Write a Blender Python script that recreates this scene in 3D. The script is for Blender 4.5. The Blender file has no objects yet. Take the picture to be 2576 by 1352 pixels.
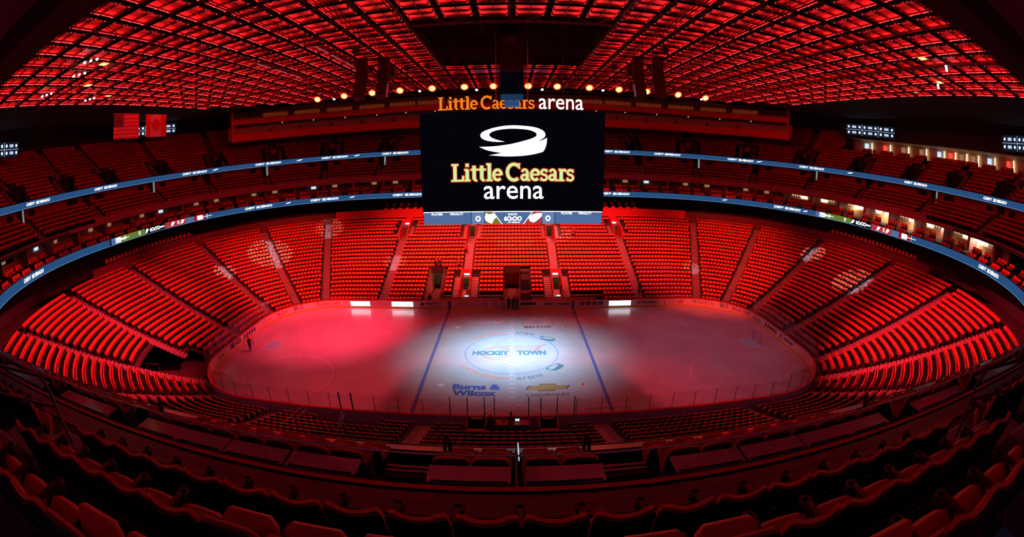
import bpy, bmesh, math, random
import numpy as np
from mathutils import Vector, Matrix
random.seed(7); rng = np.random.default_rng(7)
PI = math.pi
scn = bpy.context.scene
COL = scn.collection

# ------------------------------------------------------------------ camera
CAM = Vector((-0.0682, -40.2402, 18.9354))
PITCH, YAW, ROLL = -0.2522, 0.0033, -0.0042
fwd = Vector((math.sin(YAW)*math.cos(PITCH), math.cos(YAW)*math.cos(PITCH), math.sin(PITCH)))
rgt = Vector((math.cos(YAW), -math.sin(YAW), 0)); up = rgt.cross(fwd)
c_, s_ = math.cos(ROLL), math.sin(ROLL)
R_, U_ = rgt*c_ + up*s_, up*c_ - rgt*s_
cam = bpy.data.cameras.new('camera'); camo = bpy.data.objects.new('camera', cam); COL.objects.link(camo)
camo.matrix_world = Matrix(((R_.x, U_.x, -fwd.x, CAM.x), (R_.y, U_.y, -fwd.y, CAM.y), (R_.z, U_.z, -fwd.z, CAM.z), (0, 0, 0, 1)))
cam.type = 'PANO'; cam.panorama_type = 'FISHEYE_EQUISOLID'
cam.sensor_width = 36; cam.fisheye_lens = 1130.33/2576*36; cam.fisheye_fov = PI
cam.clip_start = 0.05; cam.clip_end = 500
scn.camera = camo
def pix(p):
    d = Vector(p) - CAM; a, b, c = d.dot(fwd), d.dot(R_), d.dot(U_)
    h = math.hypot(b, c) + 1e-9; th = math.atan2(h, a); r = 1130.33*2*math.sin(th/2)
    return 1288 + r*b/h, 676 - r*c/h

# ------------------------------------------------------------------ world, exposure, lights
w = bpy.data.worlds.new('world'); scn.world = w; w.use_nodes = True
w.node_tree.nodes['Background'].inputs[0].default_value = (0.25, 0.02, 0.04, 1)
w.node_tree.nodes['Background'].inputs[1].default_value = 0.0
scn.view_settings.view_transform = 'Standard'; scn.view_settings.look = 'None'
scn.view_settings.exposure = 0.0; scn.view_settings.gamma = 1.0
try: scn.view_settings.use_curve_mapping = False
except Exception: pass
cy_ = scn.cycles
cy_.use_light_tree = True; cy_.max_bounces = 5; cy_.diffuse_bounces = 2; cy_.glossy_bounces = 2
cy_.transmission_bounces = 3; cy_.transparent_max_bounces = 12; cy_.caustics_reflective = False; cy_.caustics_refractive = False
cy_.sample_clamp_indirect = 3.0
cy_.use_denoising = True

RED = (1.0, 0.022, 0.045)
def spot(name, loc, target, power, angle=40, blend=0.8, color=RED, size=0.25):
    l = bpy.data.lights.new(name, 'SPOT'); l.energy = power; l.color = color
    l.spot_size = math.radians(angle); l.spot_blend = blend; l.shadow_soft_size = size
    o = bpy.data.objects.new(name, l); COL.objects.link(o); o.location = loc
    o.rotation_euler = (Vector(target) - Vector(loc)).to_track_quat('-Z', 'Y').to_euler()
    return o
K = 1000.0
WASH = [  # position, target, kW, angle, colour : the rig of red wash lamps over the ice
    ((-13.5, 9.4, 26.9), (-14, 25, 4.5), 95, 58, (1, .05, .045)), ((-5.5, 9.4, 26.9), (-5, 25, 4.5), 105, 58, (1, .06, .045)),
    ((5.5, 9.4, 26.9), (5, 25, 4.5), 105, 58, (1, .06, .045)), ((13.5, 9.4, 26.9), (14, 26, 5), 95, 58, (1, .05, .045)),
    ((-12, -7, 27.6), (-31, 19, 4), 130, 42, (1, .04, .03)), ((12, -7, 27.6), (31, 20, 4), 125, 42, (1, .045, .03)),
    ((-13, 4, 27.6), (-44, -4, 4), 130, 34, RED), ((13, 4, 27.6), (48, 4, 6), 60, 42, RED), ((-12.5, 5.5, 27.6), (-40, 12, 5), 55, 40, RED),
    ((-13, 0, 27.6), (-40, -17, 4), 200, 42, RED), ((13, 0, 27.6), (41, -17, 4), 230, 42, RED),
    ((-8, 2, 27.6), (-21, 6, 0), 84, 46, (1, .03, .07)), ((-10, 2, 27.6), (-24, -4, 0), 7, 52, (1, .05, .1)),
    ((10, 2, 27.6), (22, 0, 0), 4.5, 62, (1, .35, .6)), ((6, 9, 27.6), (6, -16, 0), 20, 64, (1, .04, .07)),
    ((-6, 9, 27.6), (-8, -16, 0), 20, 64, (1, .04, .07)), ((0, -7, 27.6), (0, 12, 0), 1.5, 62, (1, .06, .1)),
]
for x_ in (-9, 0, 9):  # unseen weak blue fill lamps, added to cool the near floor
    l_ = bpy.data.lights.new('blue_fill_light', 'AREA'); l_.energy = 10; l_.color = (.35, .45, 1); l_.size = 4; l_.size_y = .3; l_.shape = 'RECTANGLE'
    o_ = bpy.data.objects.new('blue_fill_light', l_); COL.objects.link(o_); o_.location = (x_, -43.5, 19.5)
for x_ in (-3.6, 3.6):  # unseen upward red fill lamps, added to brighten the near deck underside
    l_ = bpy.data.lights.new('soffit_fill_light', 'AREA'); l_.energy = 14; l_.color = (1, .04, .2); l_.size = 2; l_.size_y = .3; l_.shape = 'RECTANGLE'
    o_ = bpy.data.objects.new('soffit_fill_light', l_); COL.objects.link(o_); o_.location = (x_, -41.6, 18.7); o_.rotation_euler = (PI, 0, 0)
def gobo(loc, target, power, angle):
    o_ = spot('gobo_light', loc, target, power, angle, .25, (1, .82, .86), .05); l_ = o_.data; l_.use_nodes = True; nt = l_.node_tree
    em = nt.nodes['Emission']; tc = nt.nodes.new('ShaderNodeTexCoord'); vo = nt.nodes.new('ShaderNodeTexVoronoi'); vo.feature = 'DISTANCE_TO_EDGE'; vo.inputs['Scale'].default_value = 55
    mr = nt.nodes.new('ShaderNodeMapRange'); mr.inputs[1].default_value = .05; mr.inputs[2].default_value = .12
    nt.links.new(tc.outputs['Normal'], vo.inputs['Vector']); nt.links.new(vo.outputs['Distance'], mr.inputs[0]); nt.links.new(mr.outputs[0], em.inputs['Strength'])
for a_, b_, p_, g_ in (((3.4, 8, 26.2), (.3, 28.3, 6.1), 7, 15), ((-3.6, 8, 26.2), (-5, 29.5, 6.8), 5, 8), ((-19.9, 8, 26.3), (-30.6, 30.2, 7.6), 7, 10), ((-13.8, 8, 26.3), (-17, 22.5, 3.5), 6, 8), ((10, 8, 26.3), (7.5, 29, 6.4), 7, 9),
                       ((-19.9, 8, 26.3), (-37, 20, 6.2), 9, 15), ((-19.9, 8, 26.3), (-41.5, 12.1, 4.8), 9, 7), ((21.8, 8, 26.3), (45.3, 13.5, 6.9), 9, 8), ((16.4, 8, 26.3), (26.9, 20.4, 2.9), 5, 6), ((21.8, 8, 26.3), (44.5, 2.6, 5.5), 8, 11)):
    gobo(a_, b_, p_*K*9, g_)
LAMPX = [-22, -18.6, -15.2, -12, -8.4, -4.9, -1.8, 1.9, 5.0, 8.5, 11.8, 15.0, 18.8, 22.3]

# ------------------------------------------------------------------ materials
MAT = {}
def mat(name, color=(.5, .5, .5), rough=.6, metal=0, emis=None, es=1.0, noise=0.0, nscale=8.0, spec=.5, trans=0, alpha=1, coat=0):
    m = bpy.data.materials.new(name); m.use_nodes = True; nt = m.node_tree; b = nt.nodes['Principled BSDF']
    b.inputs['Base Color'].default_value = (*color, 1); b.inputs['Roughness'].default_value = rough
    b.inputs['Metallic'].default_value = metal; b.inputs['Specular IOR Level'].default_value = spec
    b.inputs['Coat Weight'].default_value = coat
    if noise:
        tc = nt.nodes.new('ShaderNodeTexCoord'); n = nt.nodes.new('ShaderNodeTexNoise'); n.inputs['Scale'].default_value = nscale
        n.inputs['Detail'].default_value = 4
        r = nt.nodes.new('ShaderNodeMixRGB'); r.inputs[1].default_value = (*[c*(1-noise) for c in color], 1)
        r.inputs[2].default_value = (*[min(1, c*(1+noise)) for c in color], 1)
        nt.links.new(tc.outputs['Object'], n.inputs['Vector']); nt.links.new(n.outputs['Fac'], r.inputs[0]); nt.links.new(r.outputs[0], b.inputs['Base Color'])
    if emis is not None:
        b.inputs['Emission Color'].default_value = (*emis, 1); b.inputs['Emission Strength'].default_value = es
    if trans: b.inputs['Transmission Weight'].default_value = trans
    if alpha < 1: b.inputs['Alpha'].default_value = alpha
    MAT[name] = m; return m
def emat(name, color, s=1.0):
    m = mat(name, (0, 0, 0), 1, 0, color, s, spec=0); return m
mat('concrete', (.045, .04, .042), .9, noise=.25, nscale=1.5)
mat('riser', (.03, .028, .03), .9, noise=.2, nscale=2)
mat('stair', (.2, .17, .185), .8, noise=.25, nscale=3)
mat('nosing', (.45, .42, .44), .6)
mat('seat_red', (.68, .085, .03), .55, noise=.12, nscale=20)
mat('seat_dark', (.012, .011, .013), .6)
mat('arm_black', (.015, .015, .017), .45)
mat('steel', (.45, .45, .47), .35, 1)
mat('black', (.01, .01, .012), .7)
mat('darkgrey', (.035, .035, .04), .7, noise=.2, nscale=1)
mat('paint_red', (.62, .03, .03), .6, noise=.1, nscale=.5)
mat('parapet_dimmed', (.10, .02, .025), .7)
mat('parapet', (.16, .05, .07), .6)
mat('purple', (.30, .12, .16), .6)
mat('white', (.8, .8, .8), .5)
mat('offwhite', (.6, .55, .5), .7, noise=.1)
mat('board_white', (.75, .66, .68), .4, noise=.05, nscale=.4)
mat('board_yellow', (.75, .42, .03), .5)
mat('cap_red', (.75, .03, .03), .4)
mat('ink_black', (.02, .02, .025), .5)
mat('ink_red', (.55, .02, .03), .5)
mat('ink_blue', (.03, .06, .30), .5)
mat('ink_green', (.05, .25, .08), .5)
mat('ink_orange', (.85, .3, .1), .5)
mat('ink_yellow', (.8, .5, .05), .5)
mat('glass_edge', (.3, .5, .5), .2)
mat('cloth_black', (.02, .02, .025), .9)
mat('cloth_grey', (.14, .14, .16), .9)
mat('cloth_red', (.6, .04, .04), .9)
mat('skin', (.55, .32, .24), .6)
mat('net_white', (.7, .7, .7), .8)
mat('truss', (.02, .02, .026), .5, .3)
mat('ceiling_dark', (.012, .010, .014), .9, noise=.3, nscale=.3)
mat('soffit', (.5, .3, .36), .7, noise=.2, nscale=.3)
mat('diffuser', (.95, .5, .45), .8)
mat('table', (.55, .47, .55), .12, noise=.05, spec=.5)
mat('carpet', (.014, .017, .024), .95, noise=.4, nscale=30)
mat('ledge_metal', (.5, .5, .52), .2, 1)
mat('curb', (.03, .036, .055), .35, noise=.3, nscale=2)
mat('led_frame', (.5, .05, .05), .5)
mat('wood', (.5, .33, .18), .6, noise=.2, nscale=4)
mat('room', (.5, .44, .36), .8)
emat('led_red', (1, .005, .006), 34); emat('led_dot', (1, .08, .05), 2.5)
mat('tube_pink', (.6, .35, .45), .4, emis=(.45, .12, .2), es=.5); emat('edge_glint', (.5, .8, .95), .9); emat('lit_wall', (.8, .9, .95), .25); emat('screen_navy', (.006, .012, .03), 1); emat('orange_window', (.4, .045, .01), .3)
emat('lamp_hot', (1, .82, .3), 1.6); emat('lamp_rim', (1, .09, .01), 1.2)
emat('lamp_white', (.9, .95, 1), 8)
emat('warm_light', (1, .62, .3), 4)
emat('warm_dim', (1, .5, .25), .3)
emat('cool_light', (.6, .85, 1), 1.0)
emat('screen_blue', (.022, .075, .2), 1)
emat('screen_glow', (.10, .28, .55), 1); emat('panel_blue', (.012, .035, .09), 1); emat('panel_blue2', (.02, .07, .2), 1); emat('bar_blue', (.02, .05, .12), 1)
emat('screen_text', (1, 1, 1), 1.4); emat('screen_pale', (.65, .8, 1), .8)
emat('screen_black', (.0012, .0012, .003), 1)
emat('screen_white', (1, 1, 1), 1.5)
emat('screen_lime', (.62, .92, .35), 1)
emat('screen_redline', (.75, .06, .02), 1)
emat('screen_orange', (.9, .22, .015), 1)
emat('screen_steel', (.08, .15, .33), 1)
emat('screen_steel2', (.14, .22, .42), 1)
emat('screen_gold', (.22, .17, .03), 1)
emat('screen_crimson', (.45, .03, .05), 1)
emat('screen_olive', (.12, .2, .03), 1)
emat('screen_maroon', (.3, .01, .03), 1)
emat('ad_white', (.95, .93, 1), 2.6)
emat('exit_red', (1, .05, .03), 1.6)
def glassmat(name, tint, refl):
    m = bpy.data.materials.new(name); m.use_nodes = True; nt = m.node_tree; nt.nodes.clear()
    o = nt.nodes.new('ShaderNodeOutputMaterial'); mx = nt.nodes.new('ShaderNodeMixShader'); t = nt.nodes.new('ShaderNodeBsdfTransparent'); g = nt.nodes.new('ShaderNodeBsdfGlossy')
    f = nt.nodes.new('ShaderNodeFresnel'); f.inputs[0].default_value = 1.4
    mu = nt.nodes.new('ShaderNodeMath'); mu.operation = 'MULTIPLY'; mu.inputs[1].default_value = refl
    t.inputs[0].default_value = (*tint, 1); g.inputs['Roughness'].default_value = .03
    nt.links.new(f.outputs[0], mu.inputs[0]); nt.links.new(mu.outputs[0], mx.inputs[0]); nt.links.new(t.outputs[0], mx.inputs[1]); nt.links.new(g.outputs[0], mx.inputs[2]); nt.links.new(mx.outputs[0], o.inputs[0])
    MAT[name] = m
glassmat('glass', (.95, .96, .97), .25)
glassmat('glass_rail', (.9, .93, .94), .4)
def icemat():
    m = mat('ice', (.5, .53, .58), .16, spec=.45); nt = m.node_tree; b = nt.nodes['Principled BSDF']
    tc = nt.nodes.new('ShaderNodeTexCoord'); n = nt.nodes.new('ShaderNodeTexNoise'); n.inputs['Scale'].default_value = .35; n.inputs['Detail'].default_value = 8
    cr = nt.nodes.new('ShaderNodeValToRGB'); cr.color_ramp.elements[0].position = .3; cr.color_ramp.elements[0].color = (.45, .48, .53, 1); cr.color_ramp.elements[1].position = .7; cr.color_ramp.elements[1].color = (.54, .57, .61, 1)
    n2 = nt.nodes.new('ShaderNodeTexNoise'); n2.inputs['Scale'].default_value = 3; n2.inputs['Detail'].default_value = 6
    mr = nt.nodes.new('ShaderNodeMapRange'); mr.inputs[3].default_value = .10; mr.inputs[4].default_value = .28
    nt.links.new(tc.outputs['Object'], n.inputs['Vector']); nt.links.new(n.outputs['Fac'], cr.inputs[0]); nt.links.new(cr.outputs[0], b.inputs['Base Color'])
    nt.links.new(tc.outputs['Object'], n2.inputs['Vector']); nt.links.new(n2.outputs['Fac'], mr.inputs[0]); nt.links.new(mr.outputs[0], b.inputs['Roughness'])
icemat()
def paintmat(name, col): mat(name, col, .2, spec=.4)
paintmat('ice_blue', (.10, .22, .60)); paintmat('ice_red', (.62, .12, .14)); paintmat('ice_line', (.9, .92, .95)); paintmat('ice_crease', (.3, .8, .98))
paintmat('ice_teal', (.10, .26, .33)); paintmat('ice_grey', (.45, .42, .5)); paintmat('ice_gold', (.5, .36, .14)); paintmat('ice_orange', (.85, .33, .22)); paintmat('ice_royal', (.06, .16, .55))
paintmat('ice_soft', (.66, .66, .72)); paintmat('ice_dark', (.13, .1, .14)); paintmat('ice_pinkline', (.95, .8, .84)); paintmat('ice_white', (.97, .97, .99))

# ------------------------------------------------------------------ mesh helpers
class MB:
    def __init__(s): s.v = []; s.f = []; s.m = []; s.mats = []
    def mi(s, m):
        if m not in s.mats: s.mats.append(m)
        return s.mats.index(m)
    def add(s, vs, fs, m):
        n = len(s.v); k = s.mi(m); s.v += [tuple(map(float, v)) for v in vs]
        s.f += [[n+i for i in f] for f in fs]; s.m += [k]*len(fs)
        return s
    def box(s, c, d, m, rz=0, rx=0, ry=0):
        M = Matrix.Rotation(rz, 3, 'Z') @ Matrix.Rotation(ry, 3, 'Y') @ Matrix.Rotation(rx, 3, 'X'); c = Vector(c)
        vs = [c + M @ Vector((x*d[0]/2, y*d[1]/2, z*d[2]/2)) for z in (-1, 1) for y in (-1, 1) for x in (-1, 1)]
        return s.add(vs, [(0, 2, 3, 1), (4, 5, 7, 6), (0, 1, 5, 4), (2, 6, 7, 3), (0, 4, 6, 2), (1, 3, 7, 5)], m)
    def bar(s, a, b, r, m, n=6, caps=True):
        a, b = Vector(a), Vector(b); z = (b-a).normalized(); x = z.orthogonal().normalized(); y = z.cross(x)
        vs = []
        for p in (a, b): vs += [p + (x*math.cos(2*PI*i/n) + y*math.sin(2*PI*i/n))*r for i in range(n)]
        fs = [(i, (i+1) % n, n+(i+1) % n, n+i) for i in range(n)]
        if caps: fs += [tuple(range(n))[::-1], tuple(range(n, 2*n))]
        return s.add(vs, fs, m)
    def tube(s, pts, r, m, n=6):
        pts = [Vector(p) for p in pts]; vs = []; x = None
        rs = r if isinstance(r, (list, tuple)) else [r]*len(pts)
        for i, p in enumerate(pts):
            z = (pts[min(i+1, len(pts)-1)] - pts[max(i-1, 0)]).normalized()
            x = z.orthogonal().normalized() if x is None else (x - z*x.dot(z)).normalized()
            y = z.cross(x); vs += [p + (x*math.cos(2*PI*k/n) + y*math.sin(2*PI*k/n))*rs[i] for k in range(n)]
        fs = [(i*n+k, i*n+(k+1) % n, (i+1)*n+(k+1) % n, (i+1)*n+k) for i in range(len(pts)-1) for k in range(n)]
        fs += [tuple(range(n))[::-1], tuple(range((len(pts)-1)*n, len(pts)*n))]
        return s.add(vs, fs, m)
    def prism(s, poly, o, ex, ey, ez, m, t=None):
        """poly of 2D points -> in-plane ex,ey ; extruded by ez (vector)"""
        o, ex, ey, ez = Vector(o), Vector(ex), Vector(ey), Vector(ez)
        a = [o + ex*p[0] + ey*p[1] for p in poly]; b = [p + ez for p in a]; n = len(poly)
        return s.add(a+b, [tuple(range(n))[::-1], tuple(range(n, 2*n))] + [(i, (i+1) % n, n+(i+1) % n, n+i) for i in range(n)], m)
    def flat(s, poly, o, ex, ey, m):
        o, ex, ey = Vector(o), Vector(ex), Vector(ey)
        return s.add([o + ex*p[0] + ey*p[1] for p in poly], [tuple(range(len(poly)))], m)
    def grid(s, P, m, closed=False):
        """P: list of rows of points"""
        nr, nc = len(P), len(P[0]); vs = [p for r in P for p in r]; fs = []
        for i in range(nr-1):
            for j in range(nc if closed else nc-1): fs.append((i*nc+j, i*nc+(j+1) % nc, (i+1)*nc+(j+1) % nc, (i+1)*nc+j))
        return s.add(vs, fs, m)
    def mesh(s, name):
        me = bpy.data.meshes.new(name); me.from_pydata(s.v, [], s.f)
        for m in s.mats: me.materials.append(MAT[m])
        me.polygons.foreach_set('material_index', s.m); me.update(); return me
    def build(s, name, parent=None, **kw):
        return link(name, s.mesh(name), parent, **kw)
def link(name, me, parent=None, label=None, cat=None, group=None, kind=None, loc=None, rz=None):
    o = bpy.data.objects.new(name, me); COL.objects.link(o)
    if parent: o.parent = parent
    if label: o['label'] = label
    if cat: o['category'] = cat
    if group: o['group'] = group
    if kind: o['kind'] = kind
    if loc is not None: o.location = loc
    if rz is not None: o.rotation_euler = (0, 0, rz)
    return o
def thing(name, label, cat, loc=(0, 0, 0), rz=0, group=None): return link(name, None, None, label, cat, group, None, loc, rz)
def dup(root, loc, rz, label=None, group=None):
    r = root.copy(); COL.objects.link(r); r.location = loc; r.rotation_euler = (0, 0, rz)
    if label: r['label'] = label
    if group: r['group'] = group
    for ch in root.children:
        c = ch.copy(); COL.objects.link(c); c.parent = r
        for g in ch.children:
            d = g.copy(); COL.objects.link(d); d.parent = c
    return r
_t = {}
def textmesh(txt, size=1, off=0.0, shear=0, align='CENTER', ext=0.0, space=1.0, sx=1.0):
    k = (txt, size, off, shear, align, ext, space, sx)
    if k in _t: return _t[k]
    cu = bpy.data.curves.new('lettering', 'FONT'); cu.body = txt; cu.size = size; cu.offset = off; cu.shear = shear
    cu.align_x = align; cu.align_y = 'CENTER'; cu.extrude = ext; cu.space_character = space; cu.resolution_u = 3
    o = bpy.data.objects.new('lettering', cu); COL.objects.link(o)
    me = bpy.data.meshes.new_from_object(o.evaluated_get(bpy.context.evaluated_depsgraph_get()))
    bpy.data.objects.remove(o)
    if sx != 1: me.transform(Matrix.Diagonal((sx, 1, 1, 1)))
    _t[k] = me; return me
def text(name, txt, m, mw, parent, size=1, fit=None, **kw):
    """lettering on a plane given by matrix mw ; fit=(width,height) scales the letters"""
    me = textmesh(txt, size, **kw).copy(); me.materials.clear(); me.materials.append(MAT[m])
    if fit:
        xs = [v.co.x for v in me.vertices]; ys = [v.co.y for v in me.vertices]
        w_, h_ = max(xs)-min(xs), max(ys)-min(ys); cx0, cy0 = (max(xs)+min(xs))/2, (max(ys)+min(ys))/2
        me.transform(Matrix.Diagonal((fit[0]/w_, (fit[1]/h_ if fit[1] else fit[0]/w_), 1, 1)) @ Matrix.Translation((-cx0, -cy0, 0)))
    me.transform(mw); return link(name, me, parent)
def frame(o, ex, ey):
    ex, ey = Vector(ex).normalized(), Vector(ey).normalized(); ez = ex.cross(ey); o = Vector(o)
    return Matrix(((ex.x, ey.x, ez.x, o.x), (ex.y, ey.y, ez.y, o.y), (ex.z, ey.z, ez.z, o.z), (0, 0, 0, 1)))
ORD = ['zeroth', 'first', 'second', 'third', 'fourth', 'fifth', 'sixth', 'seventh', 'eighth', 'ninth', 'tenth', 'eleventh', 'twelfth', 'thirteenth', 'fourteenth', 'fifteenth', 'sixteenth', 'seventeenth', 'eighteenth', 'nineteenth', 'twentieth']
def ordn(n):
    if n < len(ORD): return ORD[n]
    return '%d%s' % (n, 'th' if 10 <= n % 100 <= 20 else {1: 'st', 2: 'nd', 3: 'rd'}.get(n % 10, 'th'))

# ------------------------------------------------------------------ plan of the bowl: offsets of the rink's rounded rectangle
A, B, RR = 30.48, 12.954, 8.53
CX, CY = A-RR, B-RR
CL = 28.53*PI/2                      # corner length at the reference offset
T = [0, CX, CX+CL, CX+CL+2*CY, CX+2*CL+2*CY, 3*CX+2*CL+2*CY, 3*CX+3*CL+2*CY, 3*CX+3*CL+4*CY, 3*CX+4*CL+4*CY, 4*CX+4*CL+4*CY]
TT = T[-1]
def P(t, d, z=0.0):
    t = t % TT
    if t <= T[1]: return Vector((-t, B+d, z))
    if t <= T[2]: a = PI/2 + (t-T[1])/28.53; c = (-CX, CY)
    elif t <= T[3]: return Vector((-A-d, CY-(t-T[2]), z))
    elif t <= T[4]: a = PI + (t-T[3])/28.53; c = (-CX, -CY)
    elif t <= T[5]: return Vector((-CX+(t-T[4]), -B-d, z))
    elif t <= T[6]: a = 1.5*PI + (t-T[5])/28.53; c = (CX, -CY)
    elif t <= T[7]: return Vector((A+d, -CY+(t-T[6]), z))
    elif t <= T[8]: a = (t-T[7])/28.53; c = (CX, CY)
    else: return Vector((CX-(t-T[8]), B+d, z))
    return Vector((c[0]+(RR+d)*math.cos(a), c[1]+(RR+d)*math.sin(a), z))
def N(t):
    n = P(t, 30) - P(t, 20); return n.normalized()
def SC(d): return (RR+d)/28.53
def arcmap(d):
    s = [0]
    for i in range(9): s.append(s[-1] + (T[i+1]-T[i])*(SC(d) if i in (1, 3, 5, 7) else 1))
    return s
def t_of(s, S): return float(np.interp(s, S, T))
def s_of(t, S): return float(np.interp(t, T, S))
def tx(x): return -x if x <= 0 else TT-x                                  # far side by x
def tnear(x): return T[4]+CX+x
def tang(side, a, near=False):
    """corner angle a in degrees measured from the end axis"""
    a = math.radians(a)*28.53
    if side < 0: return (T[3]+a) if near else (T[2]-a)
    return (T[6]-a) if near else (T[7]+a)
def ts_range(t0, t1, step=1.2):
    n = max(1, int(math.ceil((t1-t0)/step))); l = [t0+(t1-t0)*i/n for i in range(n+1)]
    for b in T:
        for q in (b, b+TT, b-TT):
            if t0 < q < t1: l.append(q)
    return sorted(set(l))
def sweep(mb, prof, m, t0=0, t1=None, step=1.2, cap=False):
    t1 = TT if t1 is None else t1; ts = ts_range(t0, t1, step)
    mb.grid([[P(t, d, z) for t in ts] for d, z in prof], m)
    if cap:
        for t in (t0, t1): mb.add([P(t, d, z) for d, z in prof], [tuple(range(len(prof)))], m)
    return mb
rowz = np.array([.88, 1.2, 1.5, 1.83, 2.18, 2.53, 2.89, 3.26, 3.61, 3.96, 4.33, 4.72, 5.1, 5.5, 5.9, 6.29, 6.69, 7.1, 7.5, 7.88, 8.25, 8.64, 9.03]) - .6
NL = 23
LD = lambda k: 1.35+.87*(k-1)           # where the backs of lower row k stand
LZ = lambda k: float(rowz[k-1])
MD = lambda k: 24.95+.87*(k-1); MZ = lambda k: 15.6+.52*(k-1)
UD = lambda k: 27.75+.85*(k-1); UZ = lambda k: 20.05+.55*(k-1)
# aisles
LA = sorted([tx(-6.1), tx(6.1), tx(-17), tx(17)] + [tang(s, a) for s in (-1, 1) for a in (71, 47.5, 22.5)] + [T[2]+CY-.6, T[7]-CY+.6-0.0] +
            [tang(s, a, True) for s in (-1, 1) for a in (15, 40, 63)] + [tnear(x) for x in (-18.5, -6.4, 6.4, 18.5)])
MA = sorted([tang(s, a) for s in (-1, 1) for a in (87, 69.5, 51.5, 33.3, 15.6)] + [T[2]+CY, T[7]-CY] + [tang(s, a, True) for s in (-1, 1) for a in (14.5, 33, 51, 69)] + [tx(-7), tx(7), tnear(-6), tnear(6)])
UA = sorted([tang(s, a) for s in (-1, 1) for a in (89.8, 72, 54.3, 36.3, 18.3)] + [T[2]+.01, T[3]-.01, T[6]+.01, T[7]-.01] + [tang(s, a, True) for s in (-1, 1) for a in (16.5, 33)] + [tx(-7), tx(7)])
# rectangular gaps in the tiers: (t0, t1, row0, row1)
def around(t, w, k0, k1): return (t-w, t+w, k0, k1)
LV = []
for a in (-6.1, 6.1): LV += [around(tx(a), 1.75, 2, 7), around(tx(a), 1.35, 17, 21)]
for a in (-17, 17): LV += [around(tx(a), 1.35, 18, 21)]
LV += [(tx(-9.2), tx(-11.4), 1, 8), (TT-2.5, TT, 1, 8), (0, 1.05, 1, 8)]
LV += [(0, 11.5, 1, 2), (TT-12.0, TT, 1, 2)]
LV += [(tnear(-3.5), tnear(3.8), 1, 2), (tnear(-14.2), tnear(-9.4), 1, 2)]
LV += [(tang(-1, 7, True), tang(-1, 38.6, True), 1, 4), (tang(-1, 17, True), tang(-1, 38.6, True), 5, 8)]
UV = [around(t, 1.6, 1, 5) for t in UA]
MV = []
def void(V, t, k):
    t = t % TT
    return any(k0 <= k <= k1 and (a <= t <= b or a <= t-TT <= b) for a, b, k0, k1 in V)

# ================================================================== STRUCTURE
def tier(name, rows, D, Z, V, tmin, tmax, front_z, lab_k=None, m1='concrete', m2='riser', skip=None):
    mb = MB(); cuts = [x for v in V for x in v[:2]]
    ts = sorted(set(ts_range(tmin, tmax, 1.5) + [c for c in cuts if tmin < c < tmax]))
    for k in rows:
        d0, d1 = D(k)-.8, D(k)+.07; z = Z(k); zp = Z(k-1) if k > rows[0] else front_z
        for a, b in zip(ts, ts[1:]):
            mid = (a+b)/2
            if void(V, mid, k) or (skip and skip(mid, k)): continue
            mb.add([P(a, d0, z), P(b, d0, z), P(b, d1, z), P(a, d1, z)], [(0, 1, 2, 3)], m1)
            mb.add([P(a, d0, zp), P(b, d0, zp), P(b, d0, z), P(a, d0, z)], [(0, 1, 2, 3)], m2)
    return mb.build(name, kind='structure')
# right-hand upper end is shorter: a lit club stands behind it
def clubside(t): t = t % TT; return T[6]-8 < t < T[7]+13.5
tier('floor', range(1, NL+1), LD, LZ, LV, 0, TT, 0.0)
tier('floor', range(1, 6), MD, MZ, MV, 0, TT, 15.55, skip=lambda t, k: abs((t % TT)-tnear(0)) < 3.4 and k > 3)
tier('floor', range(1, 15), UD, UZ, UV, 0, TT, 19.8, skip=lambda t, k: (clubside(t) and k > 7) or (T[4]-16 < t < T[5]+16) )
# rings between the tiers: walls, slabs, parapets
def ring(name, prof, m, t0=0, t1=None, step=1.2, cap=True):
    return sweep(MB(), prof, m, t0, t1, step, cap and t1 is not None).build(name, kind='structure')
ring('trim_1', [(19.9, 12.35), (20.05, 12.35), (20.05, 13.3), (19.9, 13.3)], 'black')                      # ribbon backing / suite parapet
ring('ceiling', [(19.95, 12.35), (27.0, 12.35)], 'soffit')                                               # underside of the suite deck
ring('wall_concourse', [(26.9, 8.4), (26.9, 12.35)], 'darkgrey')
ring('floor', [(20.5, 8.4), (27.0, 8.4)], 'concrete')
ring('floor', [(20.05, 12.75), (21.05, 12.75), (21.05, 13.35), (23.8, 13.35)], 'carpet')
# near side: floors just seen over the parapet
ring('floor', [(23.8, 13.35), (25.9, 13.35)], 'carpet', T[7]-12-TT if False else 0, T[3]+12)
ring('floor', [(23.8, 13.35), (25.9, 13.35)], 'carpet', T[6]-12, TT)
ring('wall_suites', [(25.8, 13.35), (25.8, 15.3)], 'room', 0, T[3]+12)
ring('wall_suites', [(25.8, 13.35), (25.8, 15.3)], 'room', T[6]-12, TT)
ring('wall_near', [(23.0, 13.35), (23.0, 14.3), (23.5, 15.05)], 'black', T[4]-2, T[5]+2)
ring('trim_2', [(23.55, 15.1), (29.3, 15.1)], 'soffit')
ring('trim_3', [(23.55, 15.1), (23.55, 15.55), (23.75, 15.55), (23.75, 15.6), (24.2, 15.6)], 'purple', T[6]-3, TT)
ring('trim_3', [(23.55, 15.1), (23.55, 15.55), (23.75, 15.55), (23.75, 15.6), (24.2, 15.6)], 'purple', 0, T[3]+3)
ring('trim_3', [(23.6, 15.05), (23.6, 15.50), (23.95, 15.52), (23.95, 15.60), (24.2, 15.6)], 'curb', T[3]+3, T[6]-3)
ring('trim_4', [(23.55, 15.55), (23.55, 16.12), (23.7, 16.12), (23.7, 15.55)], 'purple', T[6]+2, TT)
ring('trim_4', [(23.55, 15.55), (23.55, 16.12), (23.7, 16.12), (23.7, 15.55)], 'purple', 0, T[3]-2)
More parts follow.
